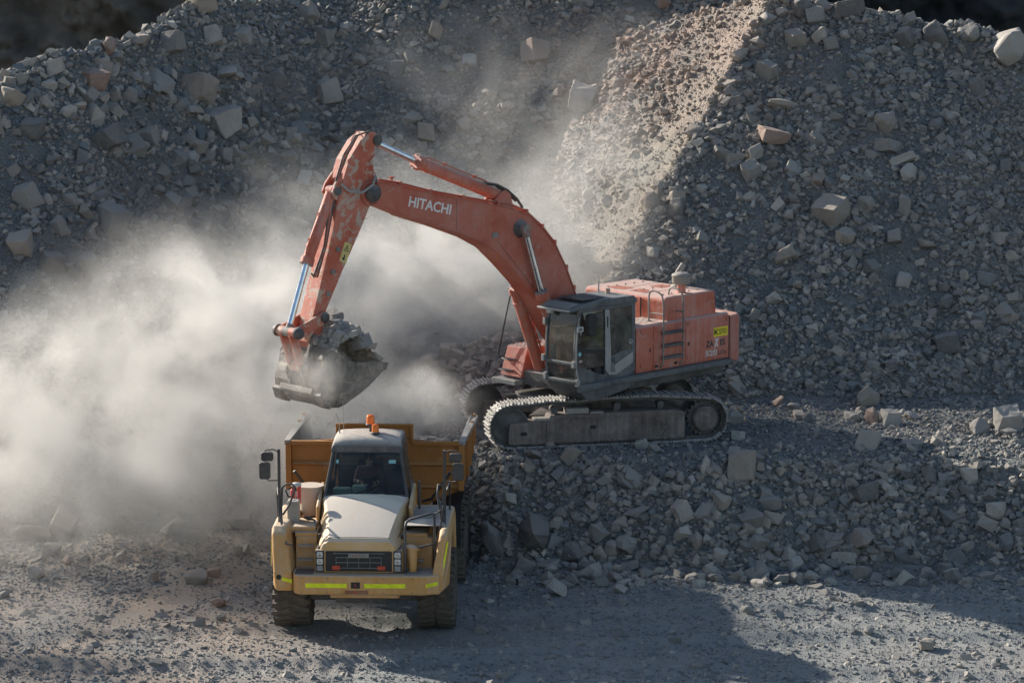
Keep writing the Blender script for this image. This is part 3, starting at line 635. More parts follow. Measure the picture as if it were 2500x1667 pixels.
shoe_mesh = shoe0.data; bpy.data.objects.remove(shoe0)
for side in (1, -1):
    ch = E_(TM)
    for i in range(len(SP2)):
        a = Vector((SP2[i][0], 0, SP2[i][1])); b = Vector((SP2[(i+1) % len(SP2)][0], 0, SP2[(i+1) % len(SP2)][1]))
        for yy in (-.09, .09):
            d = (b-a).normalized(); nrm = Vector((-d.z, 0, d.x))
            c0 = a-d*.01; c1 = b+d*.01; y0 = side*1.45+yy
            vs = []
            for s_ in (-.02, .02):
                vs += [c0+Vector((0, y0+s_, 0)), c1+Vector((0, y0+s_, 0)), c1+nrm*.085+Vector((0, y0+s_, 0)), c0+nrm*.085+Vector((0, y0+s_, 0))]
            ch.add(vs, [(0, 1, 2, 3), (7, 6, 5, 4), (0, 4, 5, 1), (1, 5, 6, 2), (2, 6, 7, 3), (3, 7, 4, 0)])
        ch.cyl(a+Vector((0, side*1.45-.13, 0))+nrm*.04, a+Vector((0, side*1.45+.13, 0))+nrm*.04, .03, 8)
    chain = ch.build('crawler_track', M_dark, EX)
    for i in range(NS):
        x, z = SP[i]; x2, z2 = SP[(i+1) % NS]; x0, z0 = SP[i-1]
        d = Vector((x2-x0, 0, z2-z0)).normalized(); nrm = Vector((d.z, 0, -d.x))
        o = bpy.data.objects.new('track_shoe', shoe_mesh); COL.objects.link(o); o.parent = chain
        Mx = Matrix((( d.x, 0, nrm.x, x), (0, 1, 0, side*1.45), (d.z, 0, nrm.z, z), (0, 0, 0, 1)))
        # keep right-handed
        if Mx.to_3x3().determinant() < 0: Mx = Matrix(((d.x, 0, nrm.x, x), (0, -1, 0, side*1.45), (d.z, 0, nrm.z, z), (0, 0, 0, 1)))
        o.matrix_local = TM @ Mx
    # side frame
    s_ = side; yo = 1.45+.24; yi = 1.45-.24
    f = E_(TM)
    ya, yb = (s_*yi, s_*yo)
    f.prism([(-1.86, .16), (-1.86, .74), (-1.6, .80), (1.35, .78), (1.45, .66), (2.32, .62), (2.36, .50), (2.36, .12), (1.4, .10)], ya, yb)
    fr = f.build('crawler_frame', M_frame, EX, .015)
    g = E_(TM)
    g.box((-1.84, s_*(yo+.001), .135), (1.42, s_*(yo+.03), .19)); g.box((-1.84, s_*(yo+.001), .70), (1.38, s_*(yo+.025), .725))
    g.box((1.40, s_*(yo+.001), .135), (1.46, s_*(yo+.02), .66)); g.build('frame_rib', M_frame, fr, .006)
    for hx, hz in ((.35, .47), (2.0, .37)):
        g = E_(TM); g.prism(rounded(hx-.08, hz-.045, hx+.08, hz+.045, .04), s_*(yo-.01), s_*(yo+.004)); g.build('frame_slot', M_black, fr)
    for rx in np.linspace(-1.65, 1.75, 9):
        g = E_(TM); g.cyl((rx, s_*1.24, .17), (rx, s_*1.66, .17), .11, 16); g.build('track_roller', M_dark, EX)
    g = E_(TM); g.box((-1.9, s_*1.18, .02+.055), (2.1, s_*1.30, .12)); g.build('roller_guard', M_frame, EX)
    g = E_(TM)
    for gx in np.linspace(-1.45, .3, 5): g.ring([(gx-.1, .02), (gx+.1, .02), (gx+.1, .14), (gx-.1, .14)], [(gx-.08, .02), (gx+.08, .02), (gx+.08, .12), (gx-.08, .12)], s_*(yo-.02), s_*(yo+.015))
    g.build('track_guide', M_frame, EX)
    for rx, rz in ((1.25, .88), (-.25, .93), (-1.3, .93)):
        g = E_(TM); g.cyl((rx, s_*1.33, rz), (rx, s_*1.60, rz), .085, 16); g.box((rx-.06, s_*1.38, rz-.22), (rx+.06, s_*1.5, rz)); g.build('carrier_roller', M_dark, EX)
    g = E_(TM); g.lathe([(.0, .14), (.12, .14), (.2, .10), (.38, .10), (.43, .13), (.445, .10), (.445, -.10), (.43, -.13), (.38, -.10), (.2, -.1), (0, -.14)], (CX1, s_*1.45, CZ), (0, 1, 0), 36); g.build('idler_wheel', M_dark, EX)
    g = E_(TM); n = 21; prof = []
    for i in range(n*2): prof.append((CX2+(.44 if i % 2 else .38)*math.cos(math.pi*i/n), CZ+(.44 if i % 2 else .38)*math.sin(math.pi*i/n)))
    g.prism(prof, s_*1.38, s_*1.52); sp = g.build('sprocket', M_dark, EX, .01)
    g = E_(TM); g.lathe([(0, .17), (.10, .17), (.24, .165), (.285, .15), (.30, .10), (.31, -.3), (0, -.3)], (CX2, s_*1.56, CZ), (0, s_, 0), 40); g.build('final_drive_cover', M_frame, sp)
    g = E_(TM)
    for k_ in range(16): g.cyl((CX2+.265*math.cos(k_*math.pi/8), s_*1.71, CZ+.265*math.sin(k_*math.pi/8)), (CX2+.265*math.cos(k_*math.pi/8), s_*1.732, CZ+.265*math.sin(k_*math.pi/8)), .016, 6)
    g.build('bolt_circle', M_dark, sp)
    g = E_(TM); g.box((.45, s_*1.42, .80), (1.0, s_*1.70, .93)); g.box((.1, s_*1.45, .79), (.42, s_*1.70, .83)); g.box((1.3, s_*1.4, .66), (1.75, s_*1.69, .72)); g.build('track_step', M_pad, EX, .01)
g = E_(TM)
g.prism([(-1.3, .35), (-1.3, .72), (-.9, .95), (.9, .95), (1.3, .72), (1.3, .35)], -.75, .75)
for sx_ in (1, -1):
    for sy_ in (1, -1): g.hexa([(sx_*.4, sy_*.6, .4), (sx_*1.3, sy_*1.25, .38), (sx_*1.8, sy_*1.25, .38), (sx_*1.1, sy_*.5, .4), (sx_*.4, sy_*.6, .92), (sx_*1.3, sy_*1.25, .72), (sx_*1.8, sy_*1.25, .72), (sx_*1.1, sy_*.5, .92)])
g.build('car_body', M_frame, EX, .02)
g = E_(TM); g.prism([(1.15, .55), (1.75, .25), (1.75, -.45), (1.15, -.75), (.6, -.6), (.6, .5)], .93, 1.0, 'z'); g.build('step_plate', M_pad, EX, .01)
g = E_(); g.cyl((0, 0, .96), (0, 0, 1.26), .82, 48); g.build('slewing_ring', M_dark, EX)
# ---- upper structure
g = E_(); g.prism([(1.5, .45), (1.5, -1.45), (-3.1, -1.45), (-3.1, 1.45), (.2, 1.45), (.2, .45)], 1.26, 1.60, 'z'); g.build('main_frame', M_dark, EX, .02)
g = E_(); g.box((-3.12, 1.32, 1.50), (1.15, 1.76, 1.62)); g.hexa([(1.15, 1.32, 1.50), (2.0, 1.50, 1.42), (2.0, 1.60, 1.42), (1.15, 1.76, 1.50), (1.15, 1.32, 1.62), (2.0, 1.50, 1.60), (2.0, 1.60, 1.60), (1.15, 1.76, 1.62)])
cw = g.build('catwalk', M_cab, EX, .012)
g = E_(); g.box((-3.12, 1.765, 1.52), (1.1, 1.772, 1.535)); g.box((-3.1, 1.70, 1.621), (1.1, 1.72, 1.632)); g.build('catwalk_edge', M_dark, cw)
def house_profile(y, ztop, r=.12):
    return [(y, 1.63)]+[(y-r+r*math.cos(rad(a)), ztop-r+r*math.sin(rad(a))) for a in (0, 22, 45, 67, 90)]+[(y-.35, ztop), (y-.35, 1.63)]
for (xa, xb, nm) in ((.07, -.52, 'engine_door'), (-.53, -1.62, 'engine_door'), (-1.63, -3.16, 'engine_door')):
    g = E_(); g.prism(house_profile(1.55, 2.74), xa, xb, 'x', True); dr = g.build(nm, M_or, EX, .012)
    if nm and xa in (.07, -.53, -1.63):
        hx = {.07: -.42, -.53: -1.52, -1.63: -1.75}[xa]
        g = E_(); g.box((hx-.07, 1.55, 2.08), (hx+.07, 1.556, 2.18)); g.build('latch', M_orb, dr, .002)
        g = E_(); g.box((hx+.0, 1.556, 2.09), (hx+.05, 1.560, 2.17)); g.build('latch_recess', M_black, dr)
g = E_(); g.box((-3.14, -1.4, 1.62), (.05, 1.30, 2.70)); g.box((-.505+.0, 1.3, 1.64), (-.545, 1.535, 2.66)); g.box((-1.605, 1.3, 1.64), (-1.645, 1.535, 2.66)); g.build('engine_bay', M_dark, EX)
g = E_(); g.box((.06, .62, 2.70), (-1.12, 1.26, 2.745)); g.build('service_deck', M_or, EX, .01)
g = E_()
for i in range(4):
    for j in range(3): g.box((-.1-.25*i, .72+.18*j, 2.745), (-.26-.25*i, .84+.18*j, 2.752))
g.build('antislip_pad', M_pad, EX)
# engine hood
g = E_(); g.prism([(-1.10, 2.62), (-1.04, 3.22), (-1.10, 3.30), (-2.76, 3.30), (-2.80, 3.24), (-2.86, 2.62)], 1.42, -1.24); hd = g.build('engine_hood', M_or, EX, .05, 3)
for (x0_, x1_, y0_, y1_) in ((-1.25, -1.65, .55, .05), (-1.25, -1.65, -.15, -.7), (-2.1, -2.55, .3, -.1)):
    g = E_(); 
    for i in range(10): g.box((x0_+(x1_-x0_)*i/10, y0_, 3.302), (x0_+(x1_-x0_)*(i+.55)/10, y1_, 3.309))
    g.build('vent_grille', M_orb, hd)
for yy in (.62, -.35):
    g = E_(); g.box((-1.06, yy-.006, 2.72), (-1.035+.01, yy+.006, 3.22)); g.box((-1.12, yy-.006, 3.3), (-2.74, yy+.006, 3.304)); g.build('hood_seam', M_dark, hd)
g = E_()
for i in range(5):
    for j in range(3): g.cyl((-1.3-.3*i, 1.1-.9*j, 3.3), (-1.3-.3*i, 1.1-.9*j, 3.325), .02, 8)
g.build('hood_bolts', M_dark, hd)
# pre-cleaner and exhaust
g = E_(); g.cyl((-1.92, 1.12, 3.29), (-1.92, 1.12, 3.50), .105, 24); st = g.build('air_intake', M_or, EX)
g = E_(); g.lathe([(.0, .0), (.16, .0), (.215, .03), (.225, .06), (.225, .20), (.235, .21), (.225, .235), (.15, .275), (0, .285)], (-1.92, 1.12, 3.50), (0, 0, 1), 36); g.lathe([(.02, 0), (.02, .04), (0, .04)], (-1.92, 1.12, 3.78), (0, 0, 1), 8); g.build('precleaner_cap', paint('precleaner', (.20, .18, .16), up=.55, side=.5, dust=(.36, .33, .29)), st)
g = E_(); g.tube([(-2.5, .45, 3.28), (-2.5, .45, 3.5), (-2.53, .45, 3.66), (-2.68, .48, 3.84)], .07, 14); g.lathe([(.16, 0), (.16, .05), (.0, .05)], (-2.5, .45, 3.3), (0, 0, 1), 20); g.build('exhaust_pipe', M_worn, EX)
# counterweight
def cwprof(r=.42):
    p = [(-3.17, 1.60), (-3.36, 1.58)]
    for a in np.linspace(0, 90, 9): p.append((-3.42-.30*math.sin(rad(a)), 1.16+.40*math.cos(rad(a))))
    p += [(-3.78, .5), (-3.80, 0), (-3.78, -.5)]
    for a in np.linspace(90, 0, 9): p.append((-3.42-.30*math.sin(rad(a)), -1.16-.40*math.cos(rad(a))))
    p += [(-3.36, -1.58), (-3.17, -1.60)]; return p
g = E_(); g.prism(cwprof(), 1.50, 2.66, 'z'); g.build('counterweight', paint('counterweight_paint', (.50, .10, .05), up=.7, side=.6, streak=.4, dust=(.40, .30, .25)), EX, .07, 4)
g = E_(); g.box((-3.155, 1.2, 1.63), (-3.175, 1.56, 2.66)); g.build('counterweight_gap', M_black, EX)
# ladder
for xx in (-.74, -1.42):
    g = E_(); g.tube([(xx, 1.18, 2.74), (xx, 1.18, 3.36), (xx, 1.22, 3.46), (xx, 1.32, 3.50), (xx, 1.50, 3.46), (xx, 1.60, 3.40), (xx, 1.66, 3.2), (xx, 1.66, 1.80), (xx, 1.60, 1.70), (xx, 1.56, 1.70)], .022, 10)
    g.tube([(xx, 1.18, 2.95), (xx, 1.66, 2.95)], .018); g.box((xx-.05, 1.13, 2.745), (xx+.05, 1.23, 2.76)); g.build('ladder_rail', M_worn, EX)
for zz in (2.47, 2.17, 1.88):
    g = E_(); g.box((-.745, 1.60, zz), (-1.415, 1.70, zz+.055)); 
    for i in range(8): g.box((-.80-.08*i, 1.60, zz+.055), (-.83-.08*i, 1.70, zz+.07))
    g.build('ladder_step', M_dark, EX, .004)
g = E_(); g.box((-.66, 1.551, 1.70), (-.56, 1.565, 1.76)); g.box((-1.33, 1.551, 1.70), (-1.23, 1.565, 1.76)); g.build('door_vent', M_black, EX, .01)
for xx, zz in ((-.10, 2.6), (-.10, 1.8), (-.60, 2.6), (-.60, 1.8), (-1.70, 2.6), (-1.70, 1.8), (-3.08, 2.58), (-3.08, 1.78)):
    g = E_(); g.box((xx-.03, 1.55, zz-.05), (xx+.03, 1.565, zz+.05)); g.build('door_hinge', M_orb, EX, .004)
g = E_()
for i in range(5): g.tube([(-.1-.04*i, .85+.05*i, 2.7), (-.12, .9+.06*i, 2.95+.03*i), (-.02-.02*i, .7, 3.1-.04*i)], .018, 6)
g.build('hydraulic_hoses', M_hose, EX)
g = E_(); g.lathe([(.0, .0), (.14, .02), (.17, .12), (.16, .25), (.09, .33), (0, .35)], (-.02, .95, 2.92), (.25, .2, 1), 14); g.build('dusty_cloth_cover', M_white, EX)
# far-side toolbox with antislip top
g = E_(); g.hexa([(.05, -1.45, 1.42), (1.60, -1.45, 1.42), (1.60, -.75, 1.42), (.05, -.75, 1.42), (.05, -1.45, 2.10), (1.36, -1.45, 2.10), (1.36, -.75, 2.10), (.05, -.75, 2.10)]); tb = g.build('toolbox', M_or, EX, .02)
g = E_(); g.box((.1, -1.42, 2.101), (1.32, -.78, 2.115)); g.build('antislip_top', M_pad, tb)
g = E_()
for i in range(9):
    for j in range(5): g.cyl((.18+.135*i, -1.35+.12*j, 2.115), (.18+.135*i, -1.35+.12*j, 2.125), .03, 8)
g.build('antislip_studs', M_orb, tb)
for zz in (1.55, 1.80):
    g = E_(); g.box((1.66-.33*(zz-1.42)/.68, -1.4, zz), (1.50, -1.05, zz+.03)); g.tube([(1.60-.3*(zz-1.42), -1.38, zz+.02), (1.74-.3*(zz-1.42), -1.38, zz+.02), (1.74-.3*(zz-1.42), -1.02, zz+.02), (1.60-.3*(zz-1.42), -1.02, zz+.02)], .014); g.build('toolbox_step', M_dark, tb)
g = E_(); g.box((.3, -1.6, 1.25), (1.75, -.8, 1.36)); g.build('step_platform', M_grey, EX, .01)
g = E_(); g.tube([(1.55, -1.5, 1.85), (1.56, -1.56, 1.9), (1.20, -1.52, 3.3), (1.14, -1.52, 3.38), (.6, -1.50, 3.38), (.5, -1.5, 3.3), (.45, -1.5, 2.1)], .018); g.build('handrail', M_black, EX)
# boom
def offs(): pass
BOOM = [(6.97, 6.09), (6.08, 5.74), (5.06, 5.417), (4.08, 5.07), (3.49, 4.78), (3.01, 4.387), (2.47, 3.896), (2.10, 3.50), (1.55, 2.72), (.95, 2.0), (.62, 1.74), (.34, 1.70), (.18, 1.86), (.22, 2.15), (.52, 2.75), (.873, 3.554), (1.125, 4.068), (1.498, 4.679), (1.867, 5.065), (2.354, 5.457), (2.72, 5.60), (3.074, 5.70), (3.783, 5.861), (5.4, 6.208), (6.41, 6.478), (7.0, 6.60), (7.06, 6.40)]
g = E_(); g.prism(BOOM, .29, -.29); bm_ = g.build('boom', M_orb, EX, .018)
def inset(pts, d):
    c = []; n = len(pts)
    for i in range(n):
        a, b, e = Vector(pts[i-1]), Vector(pts[i]), Vector(pts[(i+1) % n]); t = (e-a).normalized(); nn = Vector((-t.y, t.x)); c.append((b.x+nn.x*d, b.y+nn.y*d))
    return c
g = E_()
for yy in (.291, -.291): g.ring(BOOM[:9], inset(BOOM, .035)[:9], yy, yy*1.03) if False else None
for i in range(len(BOOM)-1):   # flange welds along upper and lower plates
    if 1 <= i <= 8 or 14 <= i <= 24:
        a, b = BOOM[i], BOOM[i+1]
        for yy in (.30, -.30): g.tube([(a[0], yy, a[1]), (b[0], yy, b[1])], .014, 6)
g.build('weld_flange', M_orb, bm_)
for yy in (.29, -.29):
    s_ = 1 if yy > 0 else -1
    g = E_(); g.cyl((7.17, yy*.55, 6.357), (7.17, yy*1.02, 6.357), .27, 28)
    g.hexa([(6.7, yy*.55, 6.0), (7.25, yy*.55, 6.1), (7.25, yy*1.02, 6.1), (6.7, yy*1.02, 6.0), (6.7, yy*.55, 6.5), (7.2, yy*.55, 6.62), (7.2, yy*1.02, 6.62), (6.7, yy*1.02, 6.5)]); g.build('boom_clevis', M_orb, bm_, .012)
    g = E_(); g.lathe([(0, .13), (.09, .13), (.11, .1), (.17, .09), (.19, .05), (.2, 0)], (7.17, yy*1.15, 6.357), (0, s_, 0), 28); g.build('arm_pin', M_dark, bm_)
    g = E_(); g.lathe([(0, .24), (.085, .24), (.10, .22), (.12, .12), (.16, .10), (.19, .03), (.21, 0)], (2.639, yy, 5.175), (0, s_, 0), 28); g.build('boom_pin', M_dark, bm_)
lettering('HITACHI', .36, UM @ Matrix.Translation((6.09, .292, 5.97)) @ Matrix.Rotation(rad(-13.2), 4, 'Y') @ Matrix(((-1,0,0,0),(0,0,1,0),(0,1,0,0),(0,0,0,1))), M_whi, bm_, 'lettering', .008, .003, 1.30, 0, .235)
g = E_(); g.prism(rounded(3.35, 5.02, 3.52, 5.15, .02), .291, .31); g.build('access_cover', M_worn, bm_)
g = E_(); g.box((4.62, .2905, 5.29), (4.632, .2935, 6.0)); g.tube([(3.35, .293, 4.95), (2.2, .293, 3.75)], .006, 5); g.build('weld_seam', M_dark, bm_)
# boom pipework on the top plate
def along(pts, d, y): return [(p[0], y, p[1]+d) for p in pts]
TOPL = [(6.9, 6.57), (6.3, 6.45), (5.4, 6.208), (4.4, 5.99), (3.783, 5.861), (3.3, 5.76), (2.9, 5.70), (2.4, 5.50), (1.9, 5.12), (1.5, 4.72), (1.12, 4.1), (.87, 3.6), (.66, 3.1)]
def top_off(d, y):
    out = []
    for i, p in enumerate(TOPL):
        a = TOPL[max(0, i-1)]; b = TOPL[min(len(TOPL)-1, i+1)]; t = Vector((b[0]-a[0], b[1]-a[1])).normalized(); nrm = Vector((-t.y, t.x)); 
        if nrm.y < 0 or (abs(nrm.y) < .5 and nrm.x > 0): nrm = -nrm if nrm.y < 0 else nrm
        out.append((p[0]+nrm.x*d*(-1 if nrm.x > 0 and p[0] < 2 else 1), y, p[1]+nrm.y*d))
    return out
for yy, dd in ((.20, .06), (.12, .05), (-.12, .05), (-.22, .06)):
    g = E_(); g.tube(top_off(dd, yy), .022, 8); g.build('hydraulic_pipe', M_orb, bm_)
for i in (1, 2, 3, 5, 7, 8, 9, 10, 11):
    p = top_off(.04, 0)[i]; g = E_(); g.box((p[0]-.035, -.28, p[2]-.06), (p[0]+.035, .28, p[2]+.055)); g.build('pipe_clamp', M_orb, bm_, .01)
g = E_(); g.box((6.42, .12, 6.45), (6.46, .16, 6.66)); g.box((6.38, .1, 6.62), (6.5, .18, 6.65)); g.build('pipe_bracket', M_orb, bm_)
g = E_(); g.tube([(3.6, .16, 6.28), (3.25, .16, 6.22), (2.9, .14, 6.06), (2.6, .14, 5.84), (2.4, .12, 5.62)], .032); g.tube([(3.6, .02, 6.28), (3.2, .04, 6.2), (2.85, .05, 6.0), (2.55, .06, 5.78)], .032); g.build('boom_hose', M_hose, bm_)
for yy in (.16, -.16):
    g = E_(); g.prism([(3.45, 5.74), (2.72, 5.58), (2.84, 5.98), (3.0, 6.08), (3.16, 6.02)], yy-.03, yy+.03); g.build('cylinder_bracket', M_orb, bm_, .01)
# arm cylinder
def hyd(name, p0, p1, p2, rb, rr, parent, bm=M_or, y=None, rodmat=None):
    """p0 base pin, p1 barrel end, p2 rod pin"""
    p0, p1, p2 = Vector(p0), Vector(p1), Vector(p2); d = (p2-p0).normalized()
    g = E_(); g.cyl(p0+d*.06, p1, rb, 24); g.cyl(p0-Vector((0, .10, 0)), p0+Vector((0, .10, 0)), rb*.95, 20)
    g.cyl(p1-d*.14, p1, rb*1.22, 24); g.cyl(p1-d*.42, p1-d*.36, rb*1.08, 24); c = g.build(name, bm, parent, .006)
    g = E_(); g.cyl(p1, p2, rr, 20); g.build('rod', rodmat or M_chrome, c)
    g = E_(); g.cyl(p2-Vector((0, .10, 0)), p2+Vector((0, .10, 0)), rb*.9, 20); g.cyl(p2-d*(rb*1.4), p2, rr*1.25, 16); g.build('rod_eye', M_worn, c)
    g = E_(); u = d.cross(Vector((0, 1, 0))).normalized()*(1 if d.cross(Vector((0, 1, 0))).z < 0 else -1)
    for k_ in range(8):
        a = k_*math.pi/4; w_ = Vector((0, 1, 0)); q = (u*math.cos(a)+w_*math.sin(a))*rb*1.05; g.cyl(p1-d*.01+q, p1+d*.03+q, .022, 6)
    g.build('gland_bolts', M_worn, c)
    g = E_(); off = -u*(rb+.035)+Vector((0, .05, 0)); g.tube([p0+d*.35+off*.9, p0+d*.45+off, p1-d*.30+off, p1-d*.16+off*.75], .022, 6)
    for t_ in (.35, .7): g.box(p0.lerp(p1, t_)+off-Vector((.04, .04, .04)), p0.lerp(p1, t_)+off+Vector((.04, .04, .04)))
    g.build('cylinder_pipe', bm, c)
    return c
hyd('arm_cylinder', (3.02, 0, 5.93), (5.60, 0, 6.915), (6.90, 0, 7.46), .145, .075, EX)
for sy in (.44, -.44): hyd('boom_cylinder', (1.22, sy, 1.50), (2.10, sy, 3.66), (2.639, sy, 5.175), .135, .08, EX)
g = E_(); g.hexa([(.9, -.55, 1.5), (1.5, -.55, 1.35), (1.5, .52, 1.35), (.9, .52, 1.5), (.9, -.55, 1.75), (1.35, -.55, 1.65), (1.35, .52, 1.65), (.9, .52, 1.75)]); g.cyl((1.22, -.56, 1.5), (1.22, .53, 1.5), .16, 20); g.build('boom_foot_bracket', M_dark, EX, .02)
# arm
ARM = [(6.98, 7.38), (6.86, 7.55), (6.95, 7.66), (7.12, 7.68), (7.40, 7.52), (7.74, 7.12), (7.98, 6.52), (8.2, 5.68), (8.56, 4.55), (8.84, 3.72), (8.93, 3.25), (8.86, 3.08), (8.72, 3.08), (8.62, 3.2), (8.44, 3.89), (7.96, 4.71), (7.41, 5.6), (7.16, 6.05), (6.95, 6.2), (6.93, 6.5), (7.03, 6.75), (7.05, 7.1)]
g = E_(); g.prism(ARM, .22, -.22); am = g.build('arm', M_arm, EX, .015)
g = E_(); g.cyl((7.17, -.26, 6.357), (7.17, .26, 6.357), .24, 28); g.build('arm_boss', M_arm, am)
g = E_(); g.cyl((6.93, -.26, 7.5), (6.93, .26, 7.5), .12, 20); g.build('arm_top_pin', M_dark, am)
for yy in (.16, -.16):
    g = E_(); g.prism([(7.9, 6.85), (7.95, 6.2), (8.12, 6.28), (8.20, 6.45), (8.12, 6.62)], yy-.03, yy+.03); g.build('cylinder_bracket', M_arm, am, .01)
g = E_(); g.cyl((8.06, -.24, 6.46), (8.06, .24, 6.46), .09, 18); g.build('bracket_pin', M_dark, am)
hyd('bucket_cylinder', (8.06, 0, 6.46), (8.80, 0, 4.93), (9.34, 0, 3.50), .125, .07, EX)
g = E_(); g.prism([(7.74, 4.93), (7.90, 4.93), (7.90, 5.28), (7.74, 5.28)], .2215, .2255); sg = None
wl = E_(); px0, pz0, px1, pz1 = 7.72, 4.93, 7.90, 5.32
tilt = Matrix.Translation((7.86, 0, 5.1)) @ Matrix.Rotation(rad(-22), 4, 'Y') @ Matrix.Translation((-7.86, 0, -5.1))
g = MB(UM @ tilt); g.box((7.77, .2215, 4.88), (7.98, .2245, 5.32)); sg = g.build('warning_sticker', M_warn, am)
g = MB(UM @ tilt); g.ring([(7.80, 5.13), (7.95, 5.13), (7.875, 5.28)], [(7.825, 5.145), (7.925, 5.145), (7.875, 5.245)], .2246, .227); g.box((7.868, .2246, 5.165), (7.882, .227, 5.21))
g.prism([(7.84, 4.93), (7.92, 4.93), (7.92, 4.97), (7.89, 5.0), (7.90, 5.05), (7.86, 5.05), (7.86, 4.98)], .2246, .227); g.build('warning_symbol', M_ink, sg)
for q in ((8.18, 5.2), (8.33, 4.72), (8.47, 4.25)):
    g = E_(); g.box((q[0]-.14, .221, q[1]-.05), (q[0]-.03, .25, q[1]+.05)); g.build('hose_clip', M_worn, am, .005)
for i in range(3):
    g = E_(); o_ = .03*i; g.tube([(7.05+o_, .1+.03*i, 7.7), (7.4+o_, .12, 7.62), (7.72+o_, .13-.03*i, 7.22), (7.98+o_, .14, 6.75), (8.16+o_, .15-.03*i, 6.1), (8.36+o_, .15, 5.3), (8.6+o_, .12-.03*i, 4.62), (8.72, .05, 4.72)], .018, 8); g.build('arm_hose', M_hose if i != 1 else M_arm, am)
g = E_(); g.tube([(7.98, .2, 6.62), (7.82, .30, 6.45), (7.5, .36, 6.40), (7.22, .40, 6.55), (7.12, .36, 6.72), (7.0, .3, 6.6)], .03); g.build('jumper_hose', M_grey, am)
g = E_(); g.tube([(6.98, .225, 7.2), (7.2, .26, 7.05), (7.0, .24, 6.75)], .010); g.tube([(7.3, .18, 7.58), (7.42, .12, 7.75), (7.55, .05, 7.5)], .014); g.build('grease_line', M_orb, am)
# bucket linkage
for yy in (.27, -.27):
    s_ = 1 if yy > 0 else -1
    g = E_(); g.prism([(8.47, 3.66), (8.43, 3.80), (8.55, 3.90), (8.68, 3.84), (9.30, 3.62), (9.45, 3.50), (9.38, 3.38), (9.24, 3.36)], yy-.035, yy+.035); lk = g.build('link_arm', M_arm, EX, .01)
    g = E_(); g.lathe([(0, .07), (.06, .07), (.10, .05), (.12, 0)], (8.555, yy+s_*.035, 3.76), (0, s_, 0), 20); g.lathe([(0, .09), (.12, .09), (.135, .06), (.135, 0)], (9.34, yy+s_*.035, 3.50), (0, s_, 0), 24); g.build('link_pin', M_dark, lk)
for yy in (.15, -.15):
    g = E_(); g.prism([(9.24, 3.45), (9.30, 3.58), (9.42, 3.55), (9.44, 3.42), (9.24, 2.78), (9.16, 2.62), (9.02, 2.62), (8.98, 2.74)], yy-.035, yy+.035); g.build('bucket_link', M_arm, EX, .01)
g = E_(); g.cyl((9.34, -.34, 3.50), (9.34, .34, 3.50), .11, 24); g.build('link_cross_pin', M_arm, EX)
g = E_(); g.cyl((9.09, -.24, 2.718), (9.09, .24, 2.718), .11, 24); g.build('bucket_link_tube', M_arm, EX)
# bucket: outer skin profile from lip round the heel to the top edge
OUT = [(7.22, 2.52), (7.69, 2.20), (8.0, 2.04), (8.19, 1.965), (8.40, 1.87), (8.58, 1.83), (8.80, 1.86), (8.96, 1.93), (9.04, 2.05), (9.09, 2.20), (9.11, 2.38), (9.06, 2.56), (8.99, 2.72), (8.95, 2.9), (8.88, 3.02)]
def thick(pts, d):
    r = []
    for i, p in enumerate(pts):
        a = Vector(pts[max(i-1, 0)]); b = Vector(pts[min(i+1, len(pts)-1)]); t = (b-a).normalized(); nn = Vector((-t.y, t.x)); r.append((p[0]+nn.x*d, p[1]+nn.y*d))
    return r
IN = thick(OUT, .05)
def inward_ok():
    c = Vector((8.3, 2.6)); return (Vector(IN[7])-c).length < (Vector(OUT[7])-c).length
if not inward_ok(): IN = thick(OUT, -.05)
g = E_(); WY = .76; n = len(OUT)
vs = [(p[0], WY, p[1]) for p in OUT]+[(p[0], -WY, p[1]) for p in OUT]+[(p[0], WY, p[1]) for p in IN]+[(p[0], -WY, p[1]) for p in IN]
fs = []
for i in range(n-1): fs += [(i, i+1, n+i+1, n+i), (2*n+i, 3*n+i, 3*n+i+1, 2*n+i+1), (i, 2*n+i, 2*n+i+1, i+1), (n+i, n+i+1, 3*n+i+1, 3*n+i)]
fs += [(0, n, 3*n, 2*n), (n-1, 2*n+n-1, 3*n+n-1, n+n-1)]
g.add(vs, fs, False); BK = g.build('bucket', M_bucket, EX, .012)
SIDE = OUT+[(8.76, 3.12), (8.56, 3.04), (8.30, 2.86), (8.08, 2.78), (7.6, 2.72), (7.14, 2.66)]
for yy in (WY, -WY):
    s_ = 1 if yy > 0 else -1
    g = E_(); g.prism(SIDE, yy, yy-s_*.05); sp = g.build('side_plate', M_bucket, BK, .01)
    g = E_(); g.prism([(7.14, 2.66), (7.6, 2.72), (8.08, 2.78), (8.10, 2.64), (7.72, 2.55), (7.22, 2.50)], yy, yy+s_*.04)
    g.prism([(8.30, 2.86), (8.56, 3.04), (8.76, 3.12), (8.92, 3.0), (8.98, 2.7), (8.93, 2.5), (8.5, 2.52)], yy, yy+s_*.03); g.build('side_cutter', M_bucket, sp, .012)
    g = E_(); g.ring([(7.5, 2.62), (7.78, 2.66), (7.72, 2.44), (7.5, 2.48)], [(7.53, 2.59), (7.745, 2.62), (7.70, 2.47), (7.53, 2.51)], yy+s_*.04, yy+s_*.06); g.build('lifting_lug', M_bucket, sp)
    # heel shroud and wear straps
    g = E_(); g.prism([(8.85, 1.83), (9.07, 1.93), (9.15, 2.16), (9.10, 2.22), (9.02, 2.0), (8.84, 1.90)], yy-s_*.22, yy+s_*.05); g.build('heel_shroud', M_bucket, BK, .012)
    g = E_()
    for qx in (8.45, 8.62): g.box((qx, yy+s_*.001, 1.90), (qx+.035, yy+s_*.03, 2.02))
    g.build('wear_button', M_bucket, BK)
